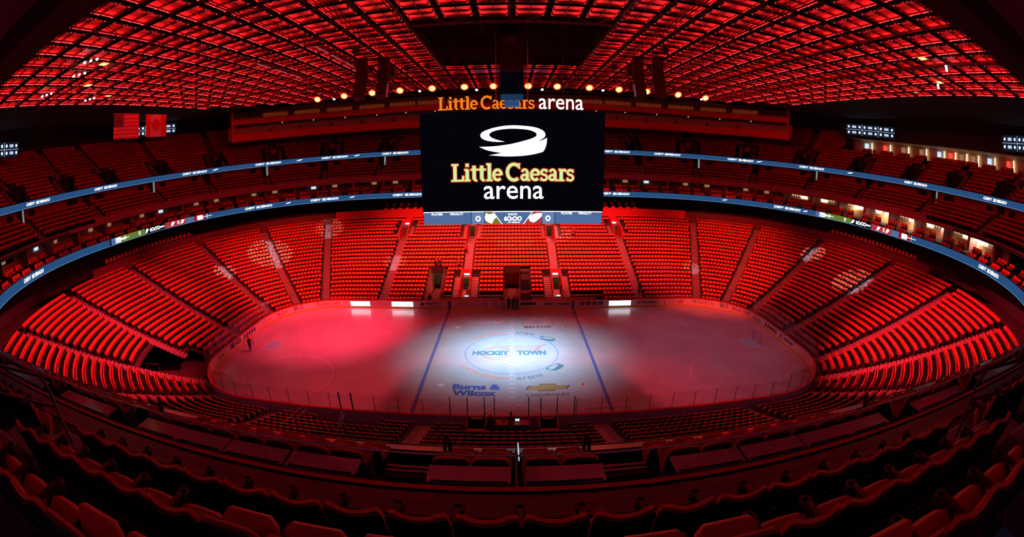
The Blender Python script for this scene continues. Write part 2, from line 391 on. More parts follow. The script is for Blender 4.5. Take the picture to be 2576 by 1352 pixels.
ring('trim_5', [(23.52, 15.42), (23.52, 15.47), (23.58, 15.47)], 'cap_red', T[3], T[6])  # metal trims; the red light on them is put into the colour
ring('trim_5', [(23.60, 15.50), (23.60, 15.53), (23.66, 15.53)], 'cap_red', T[3], T[6])
ring('wall_mid', [(29.3, 17.3), (29.3, 19.6)], 'paint_red', 0, T[4]-10)
ring('wall_mid', [(29.3, 17.3), (29.3, 19.6)], 'paint_red', T[5]+10, TT)
ring('trim_6', [(26.5, 19.5), (26.65, 19.5), (26.65, 20.45), (26.5, 20.45)], 'black')
ring('ceiling', [(26.55, 19.6), (34, 19.9)], 'soffit')
ring('floor', [(26.65, 19.8), (27.0, 19.8)], 'concrete')
ring('wall_upper', [(39.7, 27.2), (39.7, 36)], 'black', 0, T[6]-10)
ring('wall_upper', [(40.3, 20), (40.3, 36)], 'black', T[7]+14, TT)
ring('wall_upper', [(34.2, 26.6), (34.2, 36)], 'black', T[6]-9.9, T[7]+14)
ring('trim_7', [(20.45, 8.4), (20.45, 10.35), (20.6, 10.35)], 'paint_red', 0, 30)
ring('trim_7', [(20.45, 8.4), (20.45, 10.2), (20.6, 10.2)], 'parapet_dimmed', 30, T[3]+2)  # same parapet, dimmer light put into a darker colour against the end spots
ring('trim_7', [(20.45, 8.4), (20.45, 10.2), (20.6, 10.2)], 'parapet_dimmed', T[6]-2, TT-30)
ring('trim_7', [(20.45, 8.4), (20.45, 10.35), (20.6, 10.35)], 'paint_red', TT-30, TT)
mbw = MB(); mbw.box((0, 0, 36.2), (150, 120, .3), 'ceiling_dark'); mbw.build('ceiling', kind='structure')
# press bridges over the far stand
def bridge(z0, z1, t0, t1, d0=25.5, d1=31.0):
    mb = MB()
    sweep(mb, [(d1, z0+.15), (d0+.05, z0+.15), (d0, z0), (d0, z1), (d0+.12, z1)], 'paint_red', t0, t1)
    sweep(mb, [(d0+.12, z1), (d0+.12, z0+.3), (d1, z0+.3)], 'darkgrey', t0, t1)
    return mb
tb = 62.5-3.0
mb = MB()
for a, b in ((0, 46.5), (TT-46.5, TT)):
    br = bridge(24.42, 25.75, a, b); br.build('trim_8', kind='structure')
    br = bridge(27.45, 28.35, a, b); br.build('trim_9', kind='structure')
    ring('wall_press', [(29.5, 24.7), (29.5, 27.5)], 'room', a, b)
    ring('wall_press', [(28.5, 28.4), (28.5, 30.4)], 'wood', a, b)
for s in (-1, 1):
    t = 46.5 if s < 0 else TT-46.5
    mb = MB()
    q = [P(t, 25.4, 24.3), P(t, 25.4, 31.0), P(t, 26.0, 31.0), P(t, 26.0, 24.3)]
    n = (P(t+1, 25.5)-P(t-1, 25.5)).normalized()*(.35*(-s))
    mb.add(q+[p+n for p in q], [(0, 1, 2, 3), (7, 6, 5, 4), (0, 4, 5, 1), (1, 5, 6, 2), (2, 6, 7, 3), (3, 7, 4, 0)], 'paint_red')
    mb.build('trim_10', kind='structure')

# ------------------------------------------------------------------ ice and its paint
def rrect(d, z=0, n=16, off=0):
    pts = []
    for cxx, cyy, a0 in ((CX, CY, 0), (-CX, CY, 90), (-CX, -CY, 180), (CX, -CY, 270)):
        for i in range(n+1):
            a = math.radians(a0+90*i/n); pts.append((cxx+(RR+d)*math.cos(a), cyy+(RR+d)*math.sin(a), z))
    return pts
ice = MB(); pp = rrect(0.02, 0); ice.add(pp, [tuple(range(len(pp)))], 'ice'); ice_o = ice.build('floor_ice', kind='structure')
gp = MB(); gp.box((0, 0, -.06), (190, 150, .1), 'concrete'); gp.build('floor', kind='structure')
def arcpoly(cx0, cy0, r, w_, a0=0, a1=360, n=48, z=.004, m='ice_line'):
    mb = MB(); A0, A1 = math.radians(a0), math.radians(a1)
    rows = [[(cx0+q*math.cos(A0+(A1-A0)*i/n), cy0+q*math.sin(A0+(A1-A0)*i/n), z) for i in range(n+1)] for q in (r-w_/2, r+w_/2)]
    mb.grid(rows, m); return mb
def rect(mb, x0, y0, x1, y1, z, m): mb.add([(x0, y0, z), (x1, y0, z), (x1, y1, z), (x0, y1, z)], [(0, 1, 2, 3)], m)
def line2(mb, a, b, w_, z, m):
    a, b = Vector((*a, z)), Vector((*b, z)); n = (b-a).normalized().cross(Vector((0, 0, 1)))*w_/2
    mb.add([a-n, b-n, b+n, a+n], [(0, 1, 2, 3)], m)
for s in (-1, 1):
    mb = MB(); rect(mb, s*7.77-.155, -B+.05, s*7.77+.155, B-.05, .004, 'ice_blue'); mb.build('blue_line', ice_o)
    mb = MB(); yl = CY+math.sqrt(RR**2-(27.13-CX)**2)-.05
    rect(mb, s*27.13-.03, -yl, s*27.13+.03, yl, .004, 'ice_pinkline')
    for q in (-1, 1): line2(mb, (s*27.13, q*3.35), (s*30.45, q*4.27), .06, .005, 'ice_pinkline')
    mb.build('goal_line', ice_o)
    mb = MB(); pts = [(27.1, 1.22), (25.73, 1.22)]
    r = 1.83; a0 = math.asin(1.22/r)
    pts = [(27.1, 1.22)] + [(27.1-r*math.cos(a)*1.0, r*math.sin(a)) for a in [a0-2*a0*i/10 for i in range(11)]] + [(27.1, -1.22)]
    mb.add([(s*x, y, .006) for x, y in pts], [tuple(range(len(pts)))], 'ice_crease')
    for (x0, y0), (x1, y1) in zip(pts, pts[1:]): line2(mb, (s*x0, y0), (s*x1, y1), .06, .008, 'ice_white')
    mb.build('goal_crease', ice_o)
    for q in (-1, 1):
        x0, y0 = s*21.03, q*6.71
        mb = arcpoly(x0, y0, 4.57, .06, m='ice_pinkline')
        mb2 = arcpoly(x0, y0, .3, .05, n=20, m='ice_white'); mb.grid([[(x0+.22*math.cos(a), y0+.22*math.sin(a), .005) for a in np.linspace(0, 2*PI, 17)], [(x0, y0, .005)]*17], 'ice_grey')
        mb.v += mb2.v and []; mb.grid([[(x0+r_*math.cos(a), y0+r_*math.sin(a), .006) for a in np.linspace(0, 2*PI, 25)] for r_ in (.24, .3)], 'ice_white')
        for sx in (-1, 1):
            for sy in (-1, 1):
                line2(mb, (x0+sx*.61, y0+sy*.25), (x0+sx*1.83, y0+sy*.25), .06, .005, 'ice_white')
                line2(mb, (x0+sx*.61, y0+sy*.25), (x0+sx*.61, y0+sy*1.16), .06, .005, 'ice_white')
                line2(mb, (x0+sx*.87, y0+sy*4.55), (x0+sx*.87, y0+sy*5.15), .06, .005, 'ice_pinkline')
        mb.build('faceoff_circle', ice_o)
        mb = arcpoly(s*6.1, q*6.71, .28, .05, n=20, m='ice_pinkline'); mb.grid([[(s*6.1+r_*math.cos(a), q*6.71+r_*math.sin(a), .004) for a in np.linspace(0, 2*PI, 17)] for r_ in (.03, .2)], 'ice_red' if s > 0 else 'ice_line'); mb.build('faceoff_spot', ice_o)
mb = MB(); rect(mb, -.21, -B+.05, .21, B-.05, .006, 'ice_soft'); rect(mb, -.15, -B+.05, .15, B-.05, .007, 'ice_grey')
for i in range(34):
    y = -B+.3+i*.76; rect(mb, -.11, y, .11, y+.42, .009, 'ice_soft')
mb.build('centre_line', ice_o)
arcpoly(0, 0, 4.57, .06, m='ice_blue', n=72).build('centre_circle', ice_o)
arcpoly(0, -B, 3.05, .08, 2, 178, m='ice_pinkline').build('referee_crease', ice_o)
def icetext(txt, m, x, y, w_, h_, z=.01, rot=0, **kw):
    c, s = math.cos(rot), math.sin(rot)
    return text('lettering', txt, m, frame((x, y, z), (c, s, 0), (-s, c, 0)), ice_o, fit=(w_, h_), **kw)
icetext('meijer', 'ice_soft', -3.0, 8.25, 4.4, 1.55, off=.04)
icetext('BELFOR', 'ice_dark', 3.0, 6.75, 3.1, .6, off=.03)
mb = MB(); mb.grid([[(3+r_*math.cos(a)*.8, 8.3+r_*math.sin(a)*.75, .006) for a in np.linspace(0, 2*PI, 33)] for r_ in (.02, .85)], 'ice_grey')
mb.v = mb.v
for q, m_ in ((1.35, 'ice_orange'), (1.75, 'ice_red')):
    for a0, a1 in ((130, 230), (-50, 50)):
        aa = np.radians(np.linspace(a0, a1, 16)); mb.grid([[(3+(q+e)*math.cos(a), 8.1+(q+e)*math.sin(a), .006) for a in aa] for e in (0, .07)], m_)
mb.build('round_emblem', ice_o)
icetext('Burns &', 'ice_royal', -3.0, -6.95, 4.1, .95, off=.05)
icetext('Wilcox', 'ice_royal', -3.15, -8.0, 3.7, .95, off=.05)
icetext('CHEVROLET', 'ice_dark', 2.95, -8.35, 3.7, .42, off=.01, sx=1.4)
mb = MB()
bow = [(-1.85, -.33), (-.75, -.33), (-.75, -.62), (.62, -.62), (.62, -.33), (1.7, -.33), (2.0, .3), (.78, .3), (.78, .6), (-.6, .6), (-.6, .3), (-1.55, .3)]
mb.add([(2.95+x, -7.08+y, .006) for x, y in bow], [(0, 1, 10, 11), (1, 2, 3, 4, 7, 8, 9, 10), (4, 5, 6, 7)], 'ice_dark')
mb.add([(2.95+x*.93, -7.08+y*.85, .009) for x, y in bow], [(0, 1, 10, 11), (1, 2, 3, 4, 7, 8, 9, 10), (4, 5, 6, 7)], 'ice_gold'); mb.build('cross_emblem', ice_o)
icetext('HOCKEY', 'ice_teal', -2.05, -.1, 3.6, 1.05, off=.06); icetext('TOWN', 'ice_teal', 1.95, -.1, 2.85, 1.05, off=.06)
mb = MB()
def outline(mb, pts, w_, z, m):
    for a, b in zip(pts, pts[1:]): line2(mb, a, b, w_, z, m)
for r_ in (1.0, .8): outline(mb, [(-1.5+1.45*r_*math.cos(a), -.1+1.45*r_*math.sin(a)) for a in np.linspace(0.3, 2*PI, 40)], .06, .006, 'ice_red')
for q in range(5):
    y0 = 1.5-.33*q; x1 = 3.5-.28*q
    outline(mb, [(-1.2+.15*q, y0-.25), (0, y0+.05), (1.5, y0), (2.7, y0+.15), (x1, y0+.5-.04*q), (x1-.25, y0+.1), (2.4, y0-.22)], .055, .006, 'ice_red')
outline(mb, [(-2.2, .9), (-1.5, 1.5), (-.4, 1.6), (1, 1.55)], .06, .006, 'ice_red')
mb.build('winged_wheel_emblem', ice_o)
def arctext(txt, m, r, a_mid, span, size, inward, sx=1, **kw):
    """letters following the centre circle, near side reads left to right"""
    n = len(txt)
    for i, ch in enumerate(txt):
        if ch == ' ': continue
        f = (i+.5)/n-.5; a = math.radians(a_mid + (span*f if inward else -span*f))
        x, y = r*math.cos(a), r*math.sin(a)
        rot = a+PI/2 if inward else a-PI/2
        me = textmesh(ch, size, **kw).copy(); me.materials.clear(); me.materials.append(MAT[m]); me.transform(frame((x, y, .01), (math.cos(rot), math.sin(rot), 0), (-math.sin(rot), math.cos(rot), 0))); link('lettering', me, ice_o)
arctext('Little Caesars', 'ice_orange', 5.35, 240, 56, .95, True, off=.01)
arctext('arena', 'ice_teal', 5.4, 287, 26, 1.1, True)
arctext('Little Caesars', 'ice_orange', 5.2, 122, 50, .95, False, off=.01)
arctext('arena', 'ice_teal', 5.2, 73, 24, 1.1, False)
# swirl emblem (used on ice, boards and screens): ring open at the lower left running into a broad swoosh
def swirl():
    ring_o = [(1228, 455), (1215, 425), (1170, 398), (1100, 380), (1000, 370), (912, 366), (820, 372), (730, 388), (655, 410), (612, 432), (596, 455), (604, 482), (640, 505), (700, 519), (770, 525), (828, 523)]
    ring_i = [(1145, 455), (1130, 435), (1085, 415), (1010, 403), (912, 398), (830, 402), (760, 412), (710, 428), (683, 450), (690, 470), (720, 490), (770, 508), (828, 521)]
    top = [(1228, 455), (1222, 472), (1195, 495), (1150, 518), (1243, 484), (1243, 484)]
    body = [(584, 570), (700, 568), (810, 558), (920, 540), (1030, 512), (1100, 490), (1140, 468), (1145, 455), (1228, 455), (1220, 477), (1190, 500), (1150, 517), (1195, 508), (1243, 484), (1240, 530), (1228, 580), (1205, 620), (1120, 643), (1020, 658), (920, 664), (810, 663), (677, 652), (740, 642), (806, 631), (720, 618), (650, 600)]
    f = lambda p: ((p[0]-915)/330.0, -(p[1]-515)/330.0)
    def cr(pl, sharp=()):
        out = []; n = len(pl)
        for i in range(n-1):
            p0 = pl[i] if (i == 0 or i in sharp) else pl[i-1]; p1, p2 = pl[i], pl[i+1]; p3 = p2 if (i+2 >= n or (i+1) in sharp) else pl[i+2]
            for j in range(5):
                t = j/5; out.append(tuple(.5*(2*p1[k]+(p2[k]-p0[k])*t+(2*p0[k]-5*p1[k]+4*p2[k]-p3[k])*t*t+(3*p1[k]-p0[k]-3*p2[k]+p3[k])*t**3) for k in (0, 1)))
        out.append(pl[-1]); return out
    ring_o, ring_i = cr(ring_o), cr(ring_i); body = cr(body+[body[0]], sharp=(0, 8, 11, 13, 16, 21, 23))[:-1]
    return [f(p) for p in ring_o], [f(p) for p in ring_i], [f(p) for p in body]
SW = swirl()
def add_swirl(mb, o, ex, ey, m):
    ro, ri, bo = SW; o, ex, ey = Vector(o), Vector(ex), Vector(ey)
    n = 70
    def res(pl):
        d = [0]
        for a, b in zip(pl, pl[1:]): d.append(d[-1]+math.dist(a, b))
        return [(float(np.interp(q, d, [p[0] for p in pl])), float(np.interp(q, d, [p[1] for p in pl]))) for q in np.linspace(0, d[-1], n)]
    mb.grid([[o+ex*x+ey*y for x, y in res(ro)], [o+ex*x+ey*y for x, y in res(ri)]], m)
    # body by ear clipping
    from mathutils.geometry import tessellate_polygon
    tri = tessellate_polygon([[Vector((x, y, 0)) for x, y in bo]])
    mb.add([o+ex*x+ey*y for x, y in bo], [tuple(t) for t in tri], m)
for (x, y, a) in ((3.95, -3.35, 40), (3.75, 3.4, -35)):
    mb = MB(); c, s = math.cos(math.radians(a)), math.sin(math.radians(a)); add_swirl(mb, (x, y, .012), (.95*c, .95*s, 0), (-1.2*s, 1.2*c, 0), 'ice_teal'); mb.build('swirl_emblem', ice_o)

# ------------------------------------------------------------------ boards and glass
br = thing('rink_boards', 'long white dasher boards with yellow kick strip and red cap around the ice', 'rink boards')
def bsweep(name, prof, m):
    mb = MB(); ts = ts_range(0, TT, .9); mb.grid([[P(t, d, z) for t in ts] for d, z in prof], m); return mb.build(name, br)
bsweep('board_face', [(0, .2), (0, 1.02)], 'board_white')
bsweep('kick_strip', [(-.01, 0), (-.01, .2), (0, .2)], 'board_yellow')
bsweep('board_cap', [(0, 1.02), (-.03, 1.02), (-.03, 1.07), (.22, 1.07), (.22, 1.02)], 'cap_red')
bsweep('board_back', [(.2, 1.02), (.2, 0)], 'board_white')
for s in (-1, 1):
    mb = MB(); rect_ = [(s*7.77-.16, B-.012, .02), (s*7.77+.16, B-.012, .02), (s*7.77+.16, B-.012, 1.06), (s*7.77-.16, B-.012, 1.06)]; mb.add(rect_, [(0, 1, 2, 3)], 'ink_blue'); mb.build('blue_stripe', br)
def far_ad(txt, m, x0, x1, h_=.4, z=.62, **kw):
    text('lettering', txt, m, frame(((x0+x1)/2, B-.015, z), (1, 0, 0), (0, 0, 1)), br, fit=(x1-x0, h_), **kw)
far_ad('Budweiser', 'ink_red', -25.9, -22.9, .5, shear=.35) if False else None
far_ad('Tim Hortons', 'ink_red', -18.1, -15.5, .5, shear=.4)
far_ad('Michigan First', 'ink_black', -10.9, -8.8, .32, .68, off=.03); far_ad('CREDIT UNION', 'ink_black', -9.9, -8.8, .12, .42, off=.02)
far_ad('xfinity', 'ink_red', -6.8, -4.6, .6)
for x in (-3.3, -2.1, -1.1):
    mb = MB(); mb.tube([(x-.35, B-.012, .78), (x-.1, B-.012, .84), (x+.2, B-.012, .78), (x+.3, B-.012, .8)], .05, 'ink_red', 5); mb.tube([(x-.3, B-.012, .66), (x, B-.012, .62), (x+.3, B-.012, .66)], .05, 'ink_red', 5); mb.tube([(x-.1, B-.012, .45), (x+.4, B-.012, .43)], .05, 'ink_red', 5); mb.build('script_mark', br)
mb = MB(); mb.box((2.1, B-.012, .68), (1.95, .01, .36), 'ink_black'); mb.build('dark_banner', br); far_ad('Comerica Bank', 'board_white', 1.3, 2.9, .22, .68)
far_ad('DMC', 'ink_black', 4.05, 5.3, .34, off=.05); far_ad('DOCS', 'ink_black', 6.05, 7.3, .34, off=.05)
mb = MB(); mb.add([(5.4+x*.6, B-.013, .62+y) for x, y in [(0, -.12), (.5, -.1), (1, .08), (.6, .12), (.2, .05)]], [(0, 1, 2, 3, 4)], 'ink_red'); mb.build('wing_emblem', br)
for x in (8.95, 9.76, 10.57, 11.38):
    mb = MB(); mb.add([(x+.33*math.cos(a), B-.013, .64+.26*math.sin(a)) for a in np.linspace(0, 2*PI, 21)[:-1]], [tuple(range(20))], 'ink_blue'); mb.build('oval_badge', br)
    text('lettering', 'Kroger', 'board_white', frame((x, B-.018, .64), (1, 0, 0), (0, 0, 1)), br, fit=(.42, .16))
far_ad('Huntington', 'ink_black', 16.8, 19.0, .42, off=.03)
mb = MB(); mb.add([(16.4+.22*math.cos(a), B-.013, .62+.24*math.sin(a)) for a in np.linspace(0, 2*PI, 7)[:-1]], [tuple(range(6))], 'ink_green'); mb.build('hexagon_emblem', br)
mb = MB(); mb.add([(-11.3+.28*math.cos(a), B-.013, .62+.3*math.sin(a)) for a in np.linspace(0, 2*PI, 5)[:-1]], [tuple(range(4))], 'ink_black'); mb.build('diamond_emblem', br)
for x, m_ in ((20.1, 'ink_red'), (22.95, 'ink_black')):
    mb = MB(); mb.box((x, B-.012, .6), (.14, .01, .62), m_); mb.build('bottle_mark', br)
def board_ad(txt, m, t0, t1, h_=.4, z=.62, **kw):
    """letters set one by one so that they follow the curve (t grows to the left seen from the ice)"""
    n = len(txt); S = arcmap(0); w_ = abs(s_of(t1, S)-s_of(t0, S))
    for i, ch in enumerate(txt):
        if ch == ' ': continue
        t = t0+(t1-t0)*(i+.5)/n; p = P(t, -.02, z); n_ = N(t); ex = Vector((0, 0, 1)).cross(-n_)
        me = textmesh(ch, 1, **kw).copy(); me.materials.clear(); me.materials.append(MAT[m])
        sx = w_/n/.62; me.transform(frame(p, ex, (0, 0, 1)) @ Matrix.Diagonal((sx, h_/.72, 1, 1))); link('lettering', me, br)
def tb_pt(x, y):
    best = min(np.arange(0, TT, .05), key=lambda t: (P(t, 0).xy-Vector((x, y))).length); return float(best)
for txt, m_, a, b, h_, z_, kw in [
    ('Budweiser', 'ink_red', (-26.0, 12.1), (-22.7, 12.9), .55, .62, dict(shear=.35)),
    ('meijer', 'ink_red', (-29.87, 7.77), (-28.88, 9.08), .5, .62, dict(off=.03)), ('GEICO', 'ink_blue', (-30.48, -3.0), (-30.48, -.65), .5, .62, dict(off=.06)),
    ('Little Caesars', 'ink_orange', (-30.48, 4.9), (-30.08, 6.9), .3, .62, dict(off=.02)),
    ('NHL.TV', 'ink_black', (-28.41, 10.0), (-27.45, 11.0), .22, .78, dict(off=.04)), ('WATCH LIVE', 'ink_black', (-28.41, 10.0), (-27.45, 11.0), .22, .48, dict(off=.04)),
    ('NHL.TV', 'ink_black', (27.5, 10.9), (28.3, 10.1), .22, .78, dict(off=.04)), ('WATCH LIVE', 'ink_black', (27.5, 10.9), (28.3, 10.1), .22, .48, dict(off=.04)),
    ('BELLE TIRE', 'ink_red', (28.6, 9.5), (30.0, 7.0), .34, .62, dict(off=.05)), ('Coca-Cola', 'ink_red', (20.5, 12.95), (22.7, 12.9), .5, .62, dict(shear=.4, off=.02)),
    ('MotorCity', 'ink_black', (24.0, 12.7), (26.9, 11.5), .5, .66, dict(shear=.45)),
    ('Little Caesars', 'ink_orange', (30.48, -4.6), (29.8, -7.3), .3, .62, dict(off=.02))]:
    t0, t1 = tb_pt(*a), tb_pt(*b); board_ad(txt, m_, t0, t1, h_, z_, **kw)
for (x0, y0), (x1, y1), mm in (((30.3, 6.3), (30.48, 4.5), ('ink_yellow', 'ink_black')), ((-30.48, -4.3), (-30.3, -5.8), ('ink_yellow', 'ink_black')), ((30.48, -1.0), (30.48, -3.0), ('ink_black', None))):
    a, b = sorted((tb_pt(x0, y0), tb_pt(x1, y1)))
    for m_, z_, h_ in ((mm[0], .72 if mm[1] else .62, .2 if mm[1] else .24), (mm[1], .46, .12)):
        if m_:
            mb = MB(); n = 9
            for i in range(n):
                q0, q1 = a+(b-a)*(i+.12)/n, a+(b-a)*(i+.85)/n; e = .06*math.sin(i*2.1)
                mb.add([P(q0, -.02, z_-h_/2), P(q1, -.02, z_-h_/2+e*.5), P(q1, -.02, z_+h_/2), P(q0, -.02, z_+h_/2+e)], [(0, 1, 2, 3)], m_)
            mb.build('advert_mark', br)
for i in range(5):
    for base, sg, nm in (((-30.48, 2.7-.6*i), 1, 'ink_blue'), ((30.48, 3.3-.6*i), 1, 'ink_black')):
        t = tb_pt(*base); p = P(t, -.02, .62); n_ = N(t); ex = Vector((0, 0, 1)).cross(-n_)
        mb = MB(); mb.flat([(.22*math.cos(a)*(1+.25*math.cos(3*a)), .26*math.sin(a)) for a in np.linspace(0, 2*PI, 19)[:-1]], p, ex, (0, 0, 1), nm); mb.build('badge_mark', br)
mb = MB(); t = tb_pt(30.48, -.3); p = P(t, -.02, .62); mb.flat([(r_*math.cos(a), r_*math.sin(a)) for a, r_ in [(PI/2+i*PI/5, .3 if i % 2 == 0 else .13) for i in range(10)]], p, (0, -1, 0), (0, 0, 1), 'ink_black'); mb.build('star_mark', br)
for x0, x1, w_ in ((-21.15, -18.3, 'second from the curved corner'), (-15.4, -12.45, 'beside the script lettering'), (12.4, 15.4, 'right of the four blue ovals')):
    t = thing('advert_screen', 'glowing white advert screen in the far boards, '+w_, 'screen', ((x0+x1)/2, B-.03, .6), group='lit advert panels in the far boards')
    mb = MB(); mb.box((0, 0, 0), (x1-x0, .03, .72), 'ink_black'); mb.build('screen_frame', t)
    mb = MB(); mb.add([(-(x1-x0)/2+.04, -.017, -.33), ((x1-x0)/2-.04, -.017, -.33), ((x1-x0)/2-.04, -.017, .33), (-(x1-x0)/2+.04, -.017, .33)], [(0, 1, 2, 3)], 'ad_white'); mb.build('lit_face', t)
    if x0 < 0:
        mb = MB(); mb.add([((x1-x0)/2-1.05+p[0]*.8, -.021, -.12+p[1]*.25) for p in [(0, .1), (.5, 0), (.9, .2), (1, .45), (.7, .3), (.3, .25)]], [(0, 1, 2, 3, 4, 5)], 'ink_black'); mb.build('shoe_mark', t)
# glass panels with posts
S0 = arcmap(.12); L0 = S0[-1]; npan = int(L0/1.83); gl_mesh = {}
for i in range(npan):
    s0, s1 = L0*i/npan, L0*(i+1)/npan; t0, t1 = t_of(s0, S0), t_of(s1, S0); p0, p1 = P(t0, .1), P(t1, .1); mid = (p0+p1)/2
    if mid.y < 0 and abs(mid.x) < 3.7 and mid.y < -12: continue
    if mid.y > 12.5 and -11.4 < mid.x < 12: continue
    top = 2.42 if abs(mid.x) < 23 else 2.95
    side = 'near' if mid.y < -12.5 else 'far' if mid.y > 12.5 else ('left' if mid.x < 0 else 'right')
    k = int(abs(mid.x)/1.83)+1 if side in ('near', 'far') else int((13-mid.y)/1.83)+1
    where = ('left' if mid.x < 0 else 'right')+' of the centre line' if side in ('near', 'far') else 'counted from the far corner'
    tg = thing('rink_glass', f'clear rink glass panel on {side} boards, {ordn(k)} {where}', 'glass panel', (mid.x, mid.y, 1.07), group='clear glass panels standing on the boards')
    rz = math.atan2((p1-p0).y, (p1-p0).x); ln = (p1-p0).length; h_ = top-1.07
    mb = MB(); mb.box((0, 0, h_/2), (ln-.03, .012, h_), 'glass', rz); mb.build('pane', tg)
    q = p0-mid; mb = MB(); mb.box((q.x, q.y, h_/2), (.035, .03, h_), 'cap_red' if False else 'darkgrey', rz); mb.build('post', tg)

# ------------------------------------------------------------------ goals
def goal(loc, rz, label):
    g = thing('hockey_goal', label, 'goal', loc, rz)
    mb = MB(); mb.tube([(0, -.915, 0), (0, -.915, 1.22), (0, .915, 1.22), (0, .915, 0)], .035, 'cap_red')
    mb.tube([(0, -.915, 0), (.7, -.95, 0), (1.1, -.5, 0), (1.1, .5, 0), (.7, .95, 0), (0, .915, 0)], .03, 'net_white')
    mb.tube([(0, 0, 1.22), (.55, 0, 1.22), (1.1, 0, .03)], .02, 'net_white'); mb.build('goal_frame', g)
    mb = MB()
    for i in range(13):
        y = -.9+1.8*i/12; mb.bar((.03, y, 1.2), (.5, y, 1.2), .004, 'net_white', 3); mb.bar((.5, y, 1.2), (1.08, y*.75, .03), .004, 'net_white', 3)
    for i in range(8): z = .1+i*.15; xx = 1.08-.58*z/1.2; mb.bar((xx, -.8, z), (xx, .8, z), .004, 'net_white', 3)
    for sy in (-1, 1):
        for i in range(8): z = .1+i*.15; mb.bar((.03, sy*.9, z), (1.08-.58*z/1.2, sy*.8, z), .004, 'net_white', 3)
    mb.build('goal_net', g)
goal((27.13, 0, 0), 0, 'red-framed hockey goal on its blue crease at the right end')
goal((-29.0, -1.1, 0), PI, 'hockey goal pushed back against the boards beside the person at the left end')

# ------------------------------------------------------------------ seats
def seat_template():
    """simple whole seat seen from afar: pad, shell, tipped seat, arms; local: faces -y(towards the rink), back at y=0"""
    mb = MB()
    o = lambda w_, h_, c: [(-w_+c, 0), (w_-c, 0), (w_, c), (w_, h_-c), (w_-c, h_), (-w_+c, h_), (-w_, h_-c), (-w_, c)]
    mb.prism(o(.225, .44, .05), (0, -.09, .42), (1, 0, 0), (0, .16, 1), (0, .035, 0), 'seat_red')
    mb.prism(o(.235, .47, .06), (0, -.045, .40), (1, 0, 0), (0, .16, 1), (0, .03, 0), 'seat_dark')
    mb.prism([(-.22, 0), (.22, 0), (.22, .27), (.17, .34), (-.17, .34), (-.22, .27)], (0, -.16, .40), (1, 0, 0), (0, -.42, .9), (0, .055, .03), 'seat_red')
    mb.box((.262, -.2, .3), (.035, .3, .6), 'seat_dark')
    return mb
TPL = seat_template()
tv = np.array(TPL.v, dtype=np.float32); tf = TPL.f; tm = TPL.m
def seat_spots(rows, D, Z, aisles, V, pitch=.53, hw=.62, skip=None):
    out = []
    for k in rows:
        d = D(k); S = arcmap(d-.1); al = list(aisles); segs = list(zip(al, al[1:])) + [(al[-1], al[0]+TT)]
        for a, b in segs:
            sa = s_of(a, S)+hw; sb = (s_of(b, S) if b <= TT else s_of(b-TT, S)+S[-1])-hw; n = int((sb-sa)/pitch)
            if n < 1: continue
            g = (sb-sa-n*pitch)/2
            for i in range(n):
                s = (sa+g+(i+.5)*pitch) % S[-1]; t = t_of(s, S)
                if void(V, t, k) or void(V, t-.2, k) or void(V, t+.2, k) or (skip and skip(t, k)): continue
                out.append((t, d, Z(k), k))
    return out
low = seat_spots(range(1, NL+1), LD, LZ, LA, LV)
def midskip(t, k): return (k > 3 and abs(t-tnear(0)) < 4.5) or (k == 3 and abs(t-tnear(0)) < 1.4)
mid = seat_spots(range(1, 6), MD, MZ, MA, MV, pitch=.515, skip=midskip)
upr = seat_spots(range(1, 15), UD, UZ, UA, UV, skip=lambda t, k: (clubside(t) and k > 7) or (T[4]-15 < t < T[5]+15))
cand = []
for tier_, L in (('l', low), ('m', mid), ('u', upr)):
    for (t, d, z, k) in L:
        p = P(t, d, z+.6); u, v = pix(p); D_ = (p-CAM).length
        vis = -30 < u < 2606 and -30 < v < 1375
        if tier_ == 'm' and D_ > 30: vis_size = D_
        else: vis_size = D_
        hid = tier_ == 'l' and p.y < -12.9 and abs(p.x) < 24 and k > 8            # behind the suite parapet
        if tier_ == 'm' and p.y < -30 and abs(p.x) > 21.5: hid = True
        cand.append((D_ if vis and not hid else 1e6+D_, tier_, t, d, z, k))
cand.sort(key=lambda c: c[0])
near_seats, rest = cand[:300], cand[300:]
rest = [c for c in rest if not (c[1] == 'l' and P(c[2], c[3]).y < -12.9 and abs(P(c[2], c[3]).x) < 20 and c[5] > 10)]
# the rest: one object
nS = len(rest); ns = len(tv)
pos = np.array([P(c[2], c[3], c[4]) for c in rest], dtype=np.float32); nrm = np.array([N(c[2]) for c in rest], dtype=np.float32)
ey = nrm; ex = np.stack([ey[:, 1], -ey[:, 0], np.zeros(nS, np.float32)], 1)
allv = (pos[:, None, :] + tv[None, :, 0:1]*ex[:, None, :] + tv[None, :, 1:2]*ey[:, None, :] + tv[None, :, 2:3]*np.array([0, 0, 1], np.float32)).reshape(-1, 3)
fl = [i for f in tf for i in f]; lens = [len(f) for f in tf]
loops = (np.arange(nS)[:, None]*ns + np.array(fl)[None, :]).ravel().astype(np.int32)
nf = len(tf); starts = np.concatenate([[0], np.cumsum(lens)[:-1]])
ls = (np.arange(nS)[:, None]*len(fl) + starts[None, :]).ravel().astype(np.int32)
me = bpy.data.meshes.new('stadium_seats'); me.vertices.add(len(allv)); me.vertices.foreach_set('co', allv.ravel())
me.loops.add(len(loops)); me.loops.foreach_set('vertex_index', loops)
me.polygons.add(nS*nf); me.polygons.foreach_set('loop_start', ls)
me.polygons.foreach_set('material_index', np.tile(np.array(tm, np.int32), nS))
for m_ in TPL.mats: me.materials.append(MAT[m_])
me.update(calc_edges=True); me.validate()
link('stadium_seats', me, label='thousands of empty red stadium seats filling the bowl in curved rows', cat='seats', kind='stuff', group='red stadium seats')
